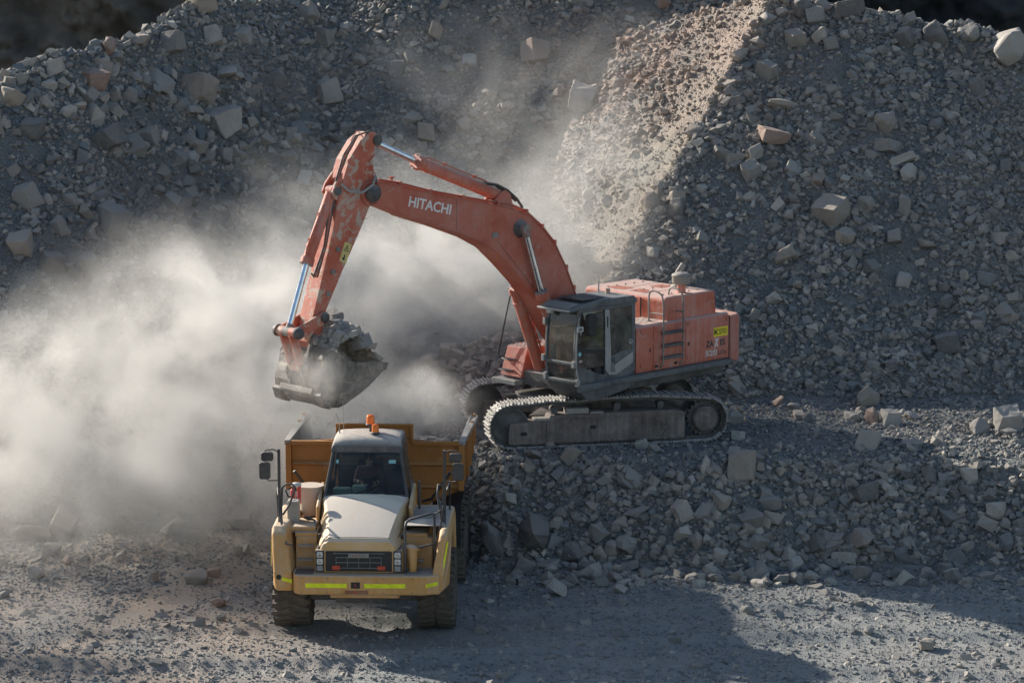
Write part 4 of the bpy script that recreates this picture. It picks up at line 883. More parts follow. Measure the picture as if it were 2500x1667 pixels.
g = E_(); g.prism([(9.05, 2.12), (9.13, 2.10), (9.17, 2.18), (9.13, 2.30), (9.08, 2.28)], -.54, .54); g.build('wear_strip', M_bucket, BK, .012)
for i in range(5):
    y0 = -WY+.06+i*(2*WY-.12-.14)/4
    g = E_(); g.hexa([(7.42, y0, 2.36), (7.42, y0+.14, 2.36), (7.05, y0+.10, 2.60), (7.05, y0+.04, 2.60), (7.46, y0, 2.46), (7.46, y0+.14, 2.46), (7.06, y0+.10, 2.625), (7.06, y0+.04, 2.625)]); g.build('bucket_tooth', M_bucket, BK, .008)
for yy in (.24, -.24):
    g = E_(); g.prism([(8.66, 3.2), (8.70, 3.37), (8.80, 3.42), (8.90, 3.35), (9.06, 2.86), (9.21, 2.72), (9.22, 2.60), (9.13, 2.40), (9.13, 2.15), (9.02, 2.3), (8.9, 2.7), (8.7, 2.98)], yy-.04, yy+.04); ea = g.build('bucket_ear', M_bucket, BK, .01)
    s_ = 1 if yy > 0 else -1
    for q in ((8.79, 3.26), (9.09, 2.70)):
        g = E_(); g.lathe([(0, .06), (.04, .06), (.045, .04), (.08, .04), (.10, 0)], (q[0], yy+s_*.04, q[1]), (0, s_, 0), 20); g.build('ear_pin', M_worn, ea)
g = E_(); g.prism([(8.72, 3.16), (8.86, 3.14), (8.97, 2.92), (8.90, 2.8), (8.6, 3.05)], -.7, .7); g.build('bucket_top_tube', M_bucket, BK, .02)
# load in the bucket
pts = []; rr = random.Random(5); ld = []
def load_h(x, y): # heap height above opening line
    t = min(max((x-7.25)/(8.75-7.25), 0), 1); base = 2.60+.40*t
    return base+.74*math.sin(math.pi*min(1, t*1.02))**.7*(1-(y/.85)**2*.45)
g = E_(); gn = 14; grid = []
for i in range(gn+1):
    for j in range(gn+1):
        x = 7.25+1.45*i/gn; y = -.70+1.40*j/gn; grid.append((x, y, load_h(x, y)-.05+rr.uniform(-.04, .04)))
g.add(grid, [(i*(gn+1)+j, (i+1)*(gn+1)+j, (i+1)*(gn+1)+j+1, i*(gn+1)+j+1) for i in range(gn) for j in range(gn)])
for k_ in range(600):
    x = rr.uniform(7.22, 8.74); y = rr.uniform(-.7, .7); s_ = rr.uniform(.05, .12)+.24*rr.random()**3; me_ = SMALL.objects[k_ % 14].data
    Mr = Matrix.Translation((x, y, load_h(x, y)+.01+rr.uniform(-.02, .03))) @ Matrix.Rotation(rr.uniform(0, 6), 4, 'Z') @ Matrix.Rotation(rr.uniform(-.6, .6), 4, 'X') @ Matrix.Scale(s_*1.2, 4)
    g.add([Mr @ v.co for v in me_.vertices], [list(p.vertices) for p in me_.polygons])
ldo = g.build('rock_load', M_load, None); ldo.matrix_world = Matrix.Translation((1.805, 69.12, 2.02)) @ Matrix.Rotation(rad(224), 4, 'Z')
tag(ldo, 'heap of small broken stones filling the raised excavator bucket', 'rubble load', kind='stuff')
for (x, y, z_, s_, lab) in ((7.75, .60, 3.16, .44, 'flat grey block at the near edge of the bucket load'), (7.95, -.1, 3.72, .34, 'pale topmost block of the bucket load'), (8.62, .35, 3.16, .30, 'dark pointed block against the arm in the bucket'), (7.5, .1, 3.36, .3, 'grey block near the bucket teeth')):
    o = bpy.data.objects.new('rock', BIG[(int(x*10)) % 16]); COL.objects.link(o); wp = Matrix.Rotation(rad(224), 4, 'Z') @ (Vector((x, y, z_))*K)
    o.location = Vector((1.805, 69.12, 2.02))+wp; o.scale = (s_*1.3, s_, s_*.9); o.rotation_euler = (.3, .2, x*7); o.color = (.26, .26, .255, 1); tag(o, lab, 'rock', 'blocks riding in the excavator bucket')
# ---- cab
CB = [(.12, 1.50), (.10, 3.30), (.22, 3.42), (1.72, 3.44), (1.94, 3.36), (2.06, 2.95), (2.11, 2.4), (2.09, 1.95), (2.0, 1.62), (1.90, 1.45), (1.2, 1.30), (.3, 1.34)]
y0c, y1c = .56, 1.55
g = E_()   # base tub
g.prism([(.12, 1.36), (.12, 1.66), (1.98, 1.60), (2.02, 1.66), (2.02, 1.58), (1.90, 1.40), (1.72, 1.22), (1.2, 1.18), (.5, 1.28)], y0c, y1c); g.build('cab_base', M_cab, EX, .03)
cabn = E_(); cabn.box((.10, y0c+.02, 1.64), (.15, y1c-.02, 3.32)); 
APIL = [(1.96, 3.34), (2.05, 3.0), (2.10, 2.5), (2.09, 2.05), (2.02, 1.68)]
for yy in (y0c+.03, y1c-.03):
    for i in range(4):
        a, b = APIL[i], APIL[i+1]
        cabn.hexa([(a[0]-.09, yy-.035, a[1]), (a[0], yy-.035, a[1]), (a[0], yy+.035, a[1]), (a[0]-.09, yy+.035, a[1]), (b[0]-.09, yy-.035, b[1]), (b[0], yy-.035, b[1]), (b[0], yy+.035, b[1]), (b[0]-.09, yy+.035, b[1])])
    cabn.box((.10, yy-.03, 3.26), (1.96, yy+.03, 3.36)); cabn.box((.10, yy-.03, 1.60), (2.0, yy+.03, 1.72)); cabn.box((.10, yy-.03, 1.62), (.22, yy+.03, 3.34)); cabn.box((1.02, yy-.028, 1.62), (1.12, yy+.028, 3.34))
cabn.box((1.90, y0c, 3.27), (1.98, y1c, 3.36)); cabn.box((2.0, y0c, 1.62), (2.08, y1c, 1.70)); cabn.box((2.02, y0c+.05, 2.04), (2.10, y1c-.05, 2.12))
cab = cabn.build('cab', M_cab, EX, .015)
g = E_(); g.prism([(.08, 3.33), (.08, 3.42), (.2, 3.50), (1.2, 3.52), (1.98, 3.44), (2.32, 3.36), (2.32, 3.31), (1.96, 3.35)], y0c-.03, y1c+.04); rf = g.build('cab_roof', M_cab, EX, .035, 3)
g = E_(); g.box((1.05, .66, 3.505), (1.75, 1.46, 3.535)); 
g.build('sun_louvre', M_black, rf, .01)
g = E_(); g.box((2.28, y0c-.02, 3.32), (2.345, y1c+.03, 3.37)); g.build('visor_edge', M_grey, rf, .015)
g = E_()
for i in range(12): g.box((1.95, .62+.075*i, 3.425), (2.28, .65+.075*i, 3.445), Matrix.Rotation(rad(13), 3, 'Y'))
for i in range(3): g.box((1.3+.22*i, .68, 3.536), (1.32+.22*i, 1.44, 3.54))
g.build('visor_slats', M_grey, rf)
g = E_(); g.cyl((.42, .95, 3.50), (.42, .95, 3.63), .055, 16); g.build('beacon', paint('beacon_dusty', (.5, .22, .12), up=.8, side=.6), EX)
g = E_(); g.tube([(.62, .86, 3.5), (.62, .86, 3.95)], .008); g.tube([(.4, .62, 3.5), (.38, .62, 3.78)], .02); g.build('antenna', M_grey, EX)
for (x, z_) in ((2.0, 3.22), (2.0, 3.22)):
    pass
g = E_(); g.prism([(2.02, .62), (2.12, .62), (2.14, .70), (2.12, .78), (2.02, .78)], 3.2, 3.3, 'z'); g.build('work_lamp', M_white, EX, .01)
for i in range(5):
    g = E_(); g.cyl((2.06, 1.12+.07*i, 3.30), (2.10, 1.12+.07*i, 3.30), .02, 10); g.build('led_lamp', M_lamp, EX)
# glazing
g = E_(); w_ = [(1.95, 3.28), (2.02, 3.0), (2.065, 2.6), (2.07, 2.12)]
for i in range(3): a, b = w_[i], w_[i+1]; g.add([(a[0], y0c+.06, a[1]), (a[0], y1c-.06, a[1]), (b[0], y1c-.06, b[1]), (b[0], y0c+.06, b[1])], [(0, 1, 2, 3)], True)
g.build('front_window', M_glass, EX)
g = E_(); g.add([(2.065, y0c+.06, 2.05), (2.065, y1c-.06, 2.05), (2.02, y1c-.06, 1.70), (2.02, y0c+.06, 1.70)], [(0, 1, 2, 3)]); g.build('lower_front_window', M_glassd, EX)
g = E_(); g.add([(1.12, 1.535, 1.95), (2.04, 1.535, 1.95), (2.04, 1.535, 2.6), (1.95, 1.535, 3.27), (1.12, 1.535, 3.27)], [(0, 1, 2, 3, 4)]); g.build('door_window', M_glassd, EX)
g = E_(); g.add([(.22, 1.535, 2.15), (1.02, 1.535, 2.15), (1.02, 1.535, 3.27), (.22, 1.535, 3.27)], [(0, 1, 2, 3)]); g.build('rear_side_window', M_glassd, EX)
g = E_(); g.add([(.22, y0c+.02, 2.0), (2.02, y0c+.02, 2.0), (1.95, y0c+.02, 3.27), (.22, y0c+.02, 3.27)], [(0, 1, 2, 3)]); g.build('far_side_window', M_glass, EX)
# door lower panel and trim
g = E_(); g.prism([(1.12, 1.64), (2.0, 1.64), (2.05, 2.0), (1.62, 1.92), (1.40, 1.80), (1.12, 1.74)], 1.50, 1.552); g.build('door_panel', M_cab, EX, .008)
g = E_(); g.prism([(1.12, 2.32), (2.05, 2.44), (2.06, 2.36), (1.12, 2.22)], 1.525, 1.545); g.build('door_rail', M_black, EX)
g = E_(); g.prism([(.18, 1.64), (1.02, 1.64), (1.02, 2.1), (.6, 2.22), (.18, 2.22)], 1.50, 1.553); g.build('rear_panel', M_cab, EX, .008)
g = E_(); g.prism([(1.14, 3.26), (1.00, 3.26), (.95, 2.5), (.93, 2.05), (.80, 1.94), (.2, 2.18), (.2, 1.92), (.75, 1.70), (1.0, 1.72), (1.12, 1.85)], 1.553, 1.575); g.build('grey_trim', M_grey, EX, .012)
g = E_()
for i in range(3): g.tube([(.93-.05*i, 1.58, 2.1), (.94-.05*i, 1.58, 1.85), (.90-.05*i, 1.58, 1.78)], .006, 5)
g.box((1.05, 1.576, 2.85), (1.075, 1.59, 3.1)); g.build('trim_grooves', M_black, EX)
g = E_(); g.ring(rounded(.20, 2.36, .32, 2.48, .055), rounded(.225, 2.385, .295, 2.455, .03), 1.536, 1.56); g.build('door_lock', M_grey, EX)
g = MB(UM @ Matrix.Translation((1.95, 0, 2.31)) @ Matrix.Rotation(rad(45), 4, 'Y')); g.box((-.045, 1.553, -.045), (.045, 1.556, .045)); g.build('diamond_sticker', M_teal, EX)
g = E_(); g.box((1.88, 1.553, 2.12), (1.97, 1.556, 2.17)); g.build('small_sticker', plain('pink_sticker', (.6, .42, .42)), EX)
# hinges and latches on the front frame
for (x, y_, z_) in ((2.10, y0c-.03, 2.15), (2.11, y1c-.02, 2.10), (2.02, y1c, 1.66), (2.04, y0c-.02, 1.72), (2.06, y0c-.02, 3.0)):
    g = E_(); g.box((x-.05, y_-.04, z_-.09), (x+.05, y_+.04, z_+.07)); g.build('hinge', M_grey, EX, .01)
g = E_(); g.tube([(2.0, 1.60, 3.2), (2.08, 1.62, 3.0), (2.13, 1.62, 2.5), (2.12, 1.61, 2.05), (2.04, 1.6, 1.72)], .014); g.build('grab_rail', M_grey, EX)
g = E_(); g.tube([(2.02, 1.58, 3.05), (2.10, 1.70, 2.95), (2.08, 1.72, 2.80)], .016); g.build('mirror_arm', M_grey, EX)
g = E_(); g.prism(rounded(1.62, 2.74, 1.90, 3.26, .09), 1.66, 1.80); g.build('mirror', M_black, EX, .03)
g = E_(); g.ring(rounded(1.98, 2.86, 2.16, 2.98, .02), rounded(2.0, 2.885, 2.14, 2.955, .015), 1.66, 1.70); g.build('lamp_bracket', M_white, EX)
g = E_(); g.tube([(2.075, y0c+.1, 2.86), (2.07, y1c-.12, 2.98)], .008); g.build('wiper', M_black, EX)
# interior
g = E_(); g.box((.45, .75, 1.66), (.95, 1.3, 2.1)); g.box((.38, .78, 2.05), (.52, 1.28, 2.78)); g.box((.40, .9, 2.78), (.50, 1.15, 2.98)); g.build('operator_seat', M_seat, EX, .04)
g = E_(); g.box((.95, .62, 1.66), (1.3, .74, 2.2)); g.box((.95, 1.34, 1.66), (1.25, 1.44, 2.15)); g.tube([(1.25, .8, 2.1), (1.3, .8, 2.4)], .02); g.tube([(1.25, 1.25, 2.1), (1.3, 1.25, 2.4)], .02); g.box((1.9, .62, 2.1), (1.98, .74, 2.45)); g.build('console', M_int, EX, .02)
Wm = Matrix.Rotation(rad(224), 4, 'Z')
seated(Vector((1.805, 69.12, 2.02)), Wm @ Matrix.Translation(Vector((.68, 1.02, 2.12))*K), M_hiv, 'person in yellow hi-vis shirt and white helmet seated at the excavator controls', ((.46, .22, .28), (.46, -.22, .28)), True)
# lettering on the engine door
TL = Matrix(((-1,0,0,0),(0,0,1,0),(0,1,0,0),(0,0,0,1)))
sgn = None
g = E_(); g.box((-2.61, 1.5505, 2.19), (-3.11, 1.5545, 2.41)); ds = g.build('number_sign', M_sign, EX)
lettering('MCSEX01', .20, UM @ Matrix.Translation((-2.63, 1.5555, 2.235)) @ TL, M_ink, ds, 'number_lettering', .001, .001, .45, 0, .14)
lettering('ZA', .22, UM @ Matrix.Translation((-2.34, 1.552, 1.96)) @ TL, M_dk, EX, 'lettering', .010, .002, .28, 0, .16)
lettering('IS', .22, UM @ Matrix.Translation((-2.84, 1.552, 1.96)) @ TL, M_dk, EX, 'lettering', .007, .002, .19, 0, .16)
lettering('X', .26, UM @ Matrix.Translation((-2.63, 1.552, 1.94)) @ TL, M_whi, EX, 'lettering', .010, .002, .17, .2, .22)
lettering('520', .21, UM @ Matrix.Translation((-2.32, 1.552, 1.74)) @ TL, M_fade, EX, 'lettering', .008, .002, .42, 0, .15)
lettering('LCH', .16, UM @ Matrix.Translation((-2.78, 1.552, 1.745)) @ TL, M_dk, EX, 'lettering', .004, .002, .30, 0, .10)

# ------------------------------------------------------------------ dump truck   (x forward, y image-right, z up)
TR_LOC = Vector((-2.91, 59.6, 0.0)); TR_ROT = rad(-92)
TK = empty('dump_truck', TR_LOC, TR_ROT, label='yellow articulated dump truck parked under the excavator bucket, facing forward', cat='truck')
def T_(): return MB()
def wheel(x, y, s_, r=.83, w=.66):
    """s_: +1 outer face towards +y"""
    g = T_(); g.lathe([(0, .02), (.14, .04), (.16, .10), (.22, .10), (.24, .02), (.33, .0), (.40, .10), (.43, .24), (.46, .27), (.46, -.30), (0, -.3)], (x, y, r), (0, s_, 0), 40)
    g.cyl((x, y, r), (x, y+s_*.20, r), .15, 20)
    for k in range(12): a = k*math.pi/6; g.cyl((x+.28*math.cos(a), y+s_*.0, r+.28*math.sin(a)), (x+.28*math.cos(a), y+s_*.035, r+.28*math.sin(a)), .018, 6)
    wh = g.build('wheel', M_rim, TK)
    g = T_(); h = w/2
    g.lathe([(.45, h-.05), (.50, h), (.62, h+.02), (r-.12, h), (r-.045, h-.045), (r-.035, h-.12), (r-.03, 0), (r-.035, -h+.12), (r-.045, -h+.045), (r-.12, -h), (.62, -h-.02), (.5, -h), (.45, -h+.05)], (x, y, r), (0, s_, 0), 72)
    # directional lugs: chevrons with an offset zig-zag, shoulder blocks down the sidewall
    nl = 26
    for k in range(nl):
        for sd in (1, -1):
            a0 = 2*math.pi*(k+(.5 if sd < 0 else 0))/nl
            pts = [(0.02, .10), (.12, .04), (.20, .0), (h-.03, -.05)]
            for i in range(3):
                y1_, da1 = pts[i]; y2_, da2 = pts[i+1]; wd = .062
                vs = []
                for rr_ in (r-.05, r+.0):
                    for (yy, da, ww) in ((y1_, da1, -wd), (y2_, da2, -wd), (y2_, da2, wd), (y1_, da1, wd)):
                        a = a0+da+ww; q = rr_-(0.015 if yy > h-.05 else 0); vs.append((x+q*math.cos(a), y+s_*sd*yy, r+q*math.sin(a)))
                g.hexa(vs)
            vs = []
            for yo_ in (h-.04, h+.02):
                for (q, ww) in ((r-.14, -.05), (r-.14, .05), (r-.01, .062), (r-.01, -.062)):
                    a = a0-.05+ww; vs.append((x+q*math.cos(a), y+s_*sd*yo_, r+q*math.sin(a)))
            g.hexa(vs)
    g.build('tyre', M_tyre, wh)
for sd in (1, -1):
    wheel(0.05, sd*1.43, sd, .80, .68)
    for ax in (-3.75, -5.35): wheel(ax, sd*1.45, sd, .80, .66)
# bumper
g = T_(); g.hexa([(-.49, -.70, 3.40), (-.60, -.70, 3.40), (-.60, .70, 3.40), (-.49, .70, 3.40), (-.515, -.69, 3.545), (-.62, -.69, 3.545), (-.62, .69, 3.545), (-.515, .69, 3.545)]); g.build('cab_visor', paint('visor_paint', (.02, .022, .026), up=.9, side=.35, dust=(.4, .38, .36)), TK, .02)
BP = [(1.62, -1.50), (1.80, -1.28), (1.86, -1.15), (1.86, 1.28), (1.70, 1.72), (1.45, 1.76), (1.45, -1.5)]
g = T_(); g.prism([(1.20, -1.25), (1.76, -1.25), (1.86, -1.15), (1.86, 1.25), (1.76, 1.58), (1.2, 1.62)], 1.07, 1.45, 'z'); g.prism([(1.3, -.55), (1.83, -.55), (1.83, .8), (1.3, .8)], 1.0, 1.07, 'z'); g.build('front_bumper', M_yel, TK, .045, 3)
for (ya, yb, za, zb) in ((-1.02, -.22, 1.215, 1.30), (.12, .92, 1.215, 1.30)):
    g = T_(); g.box((1.8605, ya, za), (1.864, yb, zb)); g.build('reflective_tape', M_tape, TK)
g = T_(); g.box((1.80, -.14, 1.20), (1.8625, .04, 1.33)); g.build('tow_recess', M_black, TK, .006)
g = T_(); g.box((1.8, -.26, 1.09), (1.863, .20, 1.17)); g.build('number_plate_recess', paint('recess_paint', (.28, .10, .04), up=.3), TK, .006)
g = T_(); g.cyl((1.80, -.05, 1.13), (1.87, -.05, 1.13), .025, 12); g.cyl((1.86, -.05, 1.24), (1.90, -.05, 1.30), .012, 8); g.build('tow_pin', M_redp, TK)
# fenders: arch over the front wheels
for sd in (1, -1):
    arch = [(1.70 if sd > 0 else 1.62, 1.07)]
    xf = 1.70 if sd > 0 else 1.60
    pr = [(xf, 1.07), (xf+.02, 1.45), (xf-.25, 2.16), (xf-.42, 2.27), (-.75, 2.27), (-1.05, 2.1), (-1.25, 1.55), (-1.30, 1.2), (-1.16, 1.2), (-1.0, 1.5), (-.72, 1.80), (-.2, 1.92), (.45, 1.86), (.85, 1.55), (1.02, 1.07)]
    g = T_(); g.prism(pr, sd*(1.40 if sd > 0 else 1.28), sd*1.74)
    for i_, v in enumerate(g.v):
        x, y, z = v; inner = abs(y) < 1.6
        if inner and z > 1.46 and x > .9: y = sd*(abs(y)+.22*(z-1.45))
        if not inner and x > 1.2: y = sd*(1.74-.16*min(1, (x-1.2)/.5)*(1.6-min(z, 1.6)+.3))
        g.v[i_] = (x, y, z)
    g.build('fender', M_yel, TK, .07, 4)
    g = T_(); g.prism([(xf, 1.07), (xf+.02, 1.45), (1.2, 1.45), (1.1, 1.07)], sd*1.20, sd*(1.40 if sd > 0 else 1.28)); g.build('fender_bracket', M_yel, TK)
g = T_(); g.hexa([(1.848, 1.31, 1.22), (1.778, 1.54, 1.26), (1.778, 1.54, 1.33), (1.848, 1.31, 1.29), (1.82, 1.31, 1.22), (1.75, 1.54, 1.26), (1.75, 1.54, 1.33), (1.82, 1.31, 1.29)]); g.hexa([(1.665, 1.62, 1.56), (1.665, 1.655, 1.56), (1.495, 1.73, 2.05), (1.495, 1.705, 2.05), (1.64, 1.62, 1.56), (1.64, 1.655, 1.56), (1.46, 1.73, 2.05), (1.46, 1.705, 2.05)]); g.build('reflective_tape', M_tape, TK)
g = T_(); g.hexa([(1.625, -1.3, 1.24), (1.615, -1.50, 1.29), (1.615, -1.50, 1.36), (1.625, -1.3, 1.31), (1.6, -1.3, 1.24), (1.6, -1.50, 1.29), (1.6, -1.50, 1.36), (1.6, -1.3, 1.31)]); g.box((1.2, -1.741, 1.5), (1.24, -1.746, 2.0)); g.build('reflective_tape', M_tape, TK)
g = T_(); g.cyl((1.60, -1.56, 1.36), (1.635, -1.56, 1.36), .05, 16); g.build('fender_hole', M_black, TK)
# deck behind the bumper and steps, both sides
for sd in (1, -1):
    g = T_(); g.box((.1, sd*.86, 2.02), (1.0, sd*1.30, 2.10)); dk = g.build('platform', M_yel, TK, .015)
    g = T_(); g.box((.15, sd*.9, 2.101), (.95, sd*1.68, 2.112)) if sd < 0 else g.box((-.6, .9, 2.275), (1.1, 1.68, 2.285)); 
    for i in range(9): g.box((.2+.08*i-(0 if sd < 0 else .4), sd*.95, 2.112 if sd < 0 else 2.285), (.23+.08*i-(0 if sd < 0 else .4), sd*1.6, 2.122 if sd < 0 else 2.30))
    g.build('antislip_plate', M_pad, dk)
    g = T_(); g.prism([(1.0, 1.07), (1.56, 1.40), (1.56, 1.44), (1.16, 1.46), (1.10, 1.70), (1.02, 2.02), (.8, 2.05), (.8, 1.07)], sd*.86, sd*(1.40 if sd > 0 else 1.28)); g.build('step_well', M_yel, TK, .02)
    for zz, xx in ((1.62, 1.20), (1.88, 1.12)):
        g = T_(); g.box((xx-.10, sd*.93, zz-.02), (xx+.06, sd*1.24, zz)); 
        for i in range(9): g.box((xx+.02, sd*(.94+.033*i), zz), (xx+.06, sd*(.955+.033*i), zz+.025))
        g.build('step', M_pad, TK)
g = T_(); g.box((1.3, -1.24, 1.451), (1.75, -.88, 1.455)); g.build('mud_patch', paint('mud', (.10, .065, .045), up=.2), TK)
g = T_(); g.box((1.2, .88, 1.451), (1.76, 1.42, 1.456));
for i in range(8): g.box((1.3, .9+.04*i, 1.456), (1.75, .912+.04*i, 1.47))
g.build('lower_tread_plate', M_pad, TK)
# grille block
g = T_(); g.prism([(.9, -.86), (1.60, -.86), (1.64, -.66), (1.64, .66), (1.60, .86), (.9, .86)], 1.46, 1.90, 'z'); g.build('nose_block', M_yel, TK, .03, 3)
g = T_(); g.box((1.63, -.645, 1.49), (1.652, .645, 1.885)); gr = g.build('grille', M_black, TK, .01)
g = T_()
for zz in (1.56, 1.67, 1.77, 1.85): g.box((1.655, -.44 if zz < 1.84 else -.5, zz-.008), (1.668, .44 if zz < 1.84 else .5, zz+.008))
for yy in (-.44, -.22, 0, .22, .44): g.box((1.655, yy-.006, 1.555), (1.664, yy+.006, 1.78))
g.build('grille_bars', plain('grille_bar', (.16, .17, .17), .4, .5), gr)
g = T_(); g.box((1.67, -.20, 1.77), (1.688, .20, 1.855)); g.build('badge_plate', M_worn, gr, .006)
g = T_()
for i in range(8): g.box((1.689, -.165+.043*i, 1.795), (1.691, -.140+.043*i, 1.832))
g.build('worn_badge_marks', plain('badge_worn', (.16, .155, .15)), gr)
for yy in (-.44, .44):
    g = T_(); g.box((1.655, yy-.075, 1.525), (1.675, yy+.075, 1.605)); g.build('marker_lamp', M_red, gr, .006)
for sd in (1, -1):
    g = T_(); g.box((1.61, sd*.67, 1.48), (1.655, sd*.84, 1.895)); hs = g.build('headlight_housing', M_blackp, TK, .008)
    for zz in (1.82, 1.685):
        g = T_(); g.prism(rounded(sd*.755-.058, zz-.055, sd*.755+.058, zz+.055, .022), 1.655, 1.668, 'x'); hl = g.build('headlight', M_lamp, hs, .004)
        g = T_(); g.lathe([(.0, .006), (.03, .004), (.042, .0)], (1.668, sd*.755, zz), (1, 0, 0), 20); g.lathe([(0, .012), (.012, .01), (.014, 0)], (1.672, sd*.755, zz), (1, 0, 0), 12); g.build('reflector', plain('reflector', (.45, .45, .44), .2, .6), hl)
    g = T_(); g.box((1.655, sd*.755-.055, 1.50), (1.664, sd*.755+.055, 1.60)); g.build('indicator_lamp', M_grey, hs, .004)
# hood
def loft(rings, closed=False):
    n = len(rings[0]); vs = [p for r_ in rings for p in r_]
    return vs, [(i*n+j, i*n+j+1, (i+1)*n+j+1, (i+1)*n+j) for i in range(len(rings)-1) for j in range(n-1)]
secs = []
for (x, zt, w, zs, ws, cr) in ((1.655, 1.905, .655, 1.90, .66, .0), (1.655, 2.07, .64, 1.91, .70, .004), (1.60, 2.13, .60, 1.92, .745, .01), (1.3, 2.235, .63, 1.93, .80, .02), (.8, 2.375, .69, 1.94, .86, .035), (.3, 2.50, .77, 1.95, .91, .05), (-.02, 2.575, .84, 1.95, .94, .06), (-.12, 2.58, .86, 1.95, .95, .06)):
    h = []
    h += [(x, -ws, zs), (x, -(ws*.5+w*.5)-.01, (zs+zt)/2), (x, -w-.012, zt-.05), (x, -w+.03, zt)]
    for t in (-.6, -.3, 0, .3, .6): h.append((x, t*w*1.2, zt+cr*(1-(t*1.1)**2)))
    h += [(x, w-.03, zt), (x, w+.012, zt-.05), (x, (ws*.5+w*.5)+.01, (zs+zt)/2), (x, ws, zs)]
    secs.append(h)
vs, fs = loft(secs); g = T_(); g.add(vs, fs, True); ho = g.build('hood', M_hood, TK)
sm = ho.modifiers.new('solid', 'SOLIDIFY'); sm.thickness = .02; sm.offset = -1
bv = ho.modifiers.new('edge', 'EDGE_SPLIT'); bv.split_angle = rad(22)
g = T_(); g.box((-.1, -.8, 1.4), (1.5, .8, 1.93)); g.build('engine_block', M_dark, TK)
g = T_(); g.prism([(.75, 1.95), (.75, 2.28), (.35, 2.40), (.35, 1.95)], .875, .885); g.build('hood_vent', M_black, TK, .02)
# cab body
cabp = [(-.12, 2.0), (-.12, 2.57), (-.52, 3.44), (-.62, 3.62), (-1.75, 3.60), (-1.80, 3.4), (-1.80, 2.0)]
g = T_()
def yb(z): return .86-.16*(z-2.57)/.87 if z > 2.57 else .86
for sd in (1, -1):
    for i in range(len(cabp)):
        pass
    def quad(pts, th=.05):
        o_ = [(p[0], sd*yb(p[1]), p[1]) for p in pts]; i_ = [(p[0], sd*(yb(p[1])-th), p[1]) for p in pts]; g.hexa(o_+i_)
    quad([(-.10, 2.54), (-.16, 2.54), (-.56, 3.46), (-.50, 3.46)], .06); quad([(-.5, 3.40), (-.5, 3.5), (-1.78, 3.5), (-1.78, 3.40)], .06)
    quad([(-1.70, 2.0), (-1.80, 2.0), (-1.80, 3.5), (-1.70, 3.5)]); quad([(-.12, 2.0), (-.12, 2.60), (-1.78, 2.60), (-1.78, 2.0)]); quad([(-.95, 2.5), (-1.0, 2.5), (-1.0, 3.45), (-.95, 3.45)])
g.box((-1.80, -.70, 2.0), (-1.76, .70, 2.9)); g.box((-1.80, -.69, 3.35), (-1.76, .69, 3.5))
g.hexa([(-.09, -.84, 2.50), (-.16, -.84, 2.50), (-.16, .84, 2.50), (-.09, .84, 2.50), (-.12, -.84, 2.60), (-.18, -.84, 2.60), (-.18, .84, 2.60), (-.12, .84, 2.60)])
g.hexa([(-.50, -.70, 3.40), (-.56, -.70, 3.40), (-.56, .70, 3.40), (-.50, .70, 3.40), (-.54, -.70, 3.50), (-.60, -.70, 3.50), (-.60, .70, 3.50), (-.54, .70, 3.50)])
tc = g.build('cab', M_blackp, TK, .02)
# rounded roof with a dusty top
secs = []
for (x, z, w, cr) in ((-.50, 3.44, .70, .0), (-.505, 3.50, .715, .01), (-.55, 3.58, .70, .02), (-.66, 3.64, .68, .03), (-.9, 3.67, .68, .035), (-1.5, 3.65, .68, .035), (-1.72, 3.62, .67, .03), (-1.82, 3.54, .67, .02), (-1.84, 3.44, .69, 0)):
    h = [(x, -w-.01, min(z-.06, 3.44)), (x, -w, z-.035), (x, -w+.05, z)]+[(x, t*w, z+cr*(1-t*t)) for t in (-.7, -.35, 0, .35, .7)]+[(x, w-.05, z), (x, w, z-.035), (x, w+.01, min(z-.06, 3.44))]
    secs.append(h)
vs, fs = loft(secs); g = T_(); g.add(vs, fs, True)
rf = g.build('cab_roof', paint('truck_roof', (.03, .033, .038), up=.95, side=.25, dust=(.52, .47, .41), rough=.5, bump=.004), TK); sm = rf.modifiers.new('solid', 'SOLIDIFY'); sm.thickness = .03; sm.offset = -1
# glass
g = T_(); g.add([(-.125, -.79, 2.60), (-.125, .79, 2.60), (-.515, .65, 3.41), (-.515, -.65, 3.41)], [(0, 1, 2, 3)]); g.build('windscreen', M_wind, TK)
g = T_(); g.ring([(-.82, 2.58), (.82, 2.58), (.68, 3.44), (-.68, 3.44)], [(-.79, 2.62), (.79, 2.62), (.655, 3.40), (-.655, 3.40)], 0, .004, 'x'); 
g.v = [(-.118-(v[2]-2.58)*.463+v[0], v[1], v[2]) for v in g.v]; g.build('windscreen_seal', M_blackp, TK)
for sd in (1, -1):
    g = T_(); g.add([(x, sd*(yb(z)-.02), z) for x, z in ((-.16, 2.6), (-.95, 2.6), (-.95, 3.42), (-.53, 3.42))], [(0, 1, 2, 3)]); g.add([(x, sd*(yb(z)-.02), z) for x, z in ((-1.0, 2.6), (-1.7, 2.6), (-1.7, 3.42), (-1.0, 3.42))], [(0, 1, 2, 3)]); g.build('side_window', M_glassd, TK)
g = T_(); g.add([(-1.78, -.7, 2.9), (-1.78, .7, 2.9), (-1.78, .66, 3.36), (-1.78, -.66, 3.36)], [(0, 1, 2, 3)]); g.build('rear_window', M_glassd, TK)
for (y0, y1, z0) in ((-.61, -.56, 3.20), (.44, .58, 3.20)):
    g = T_(); g.box((-.400, y0, z0), (-.406, y1, z0+.065)); 
    g.v = [(-.112-(v[2]-2.58)*.463, v[1], v[2]) if i % 8 in (0, 3, 4, 7) else (-.114-(v[2]-2.58)*.463, v[1], v[2]) for i, v in enumerate(g.v)]; g.build('windscreen_sticker', M_teal, TK)
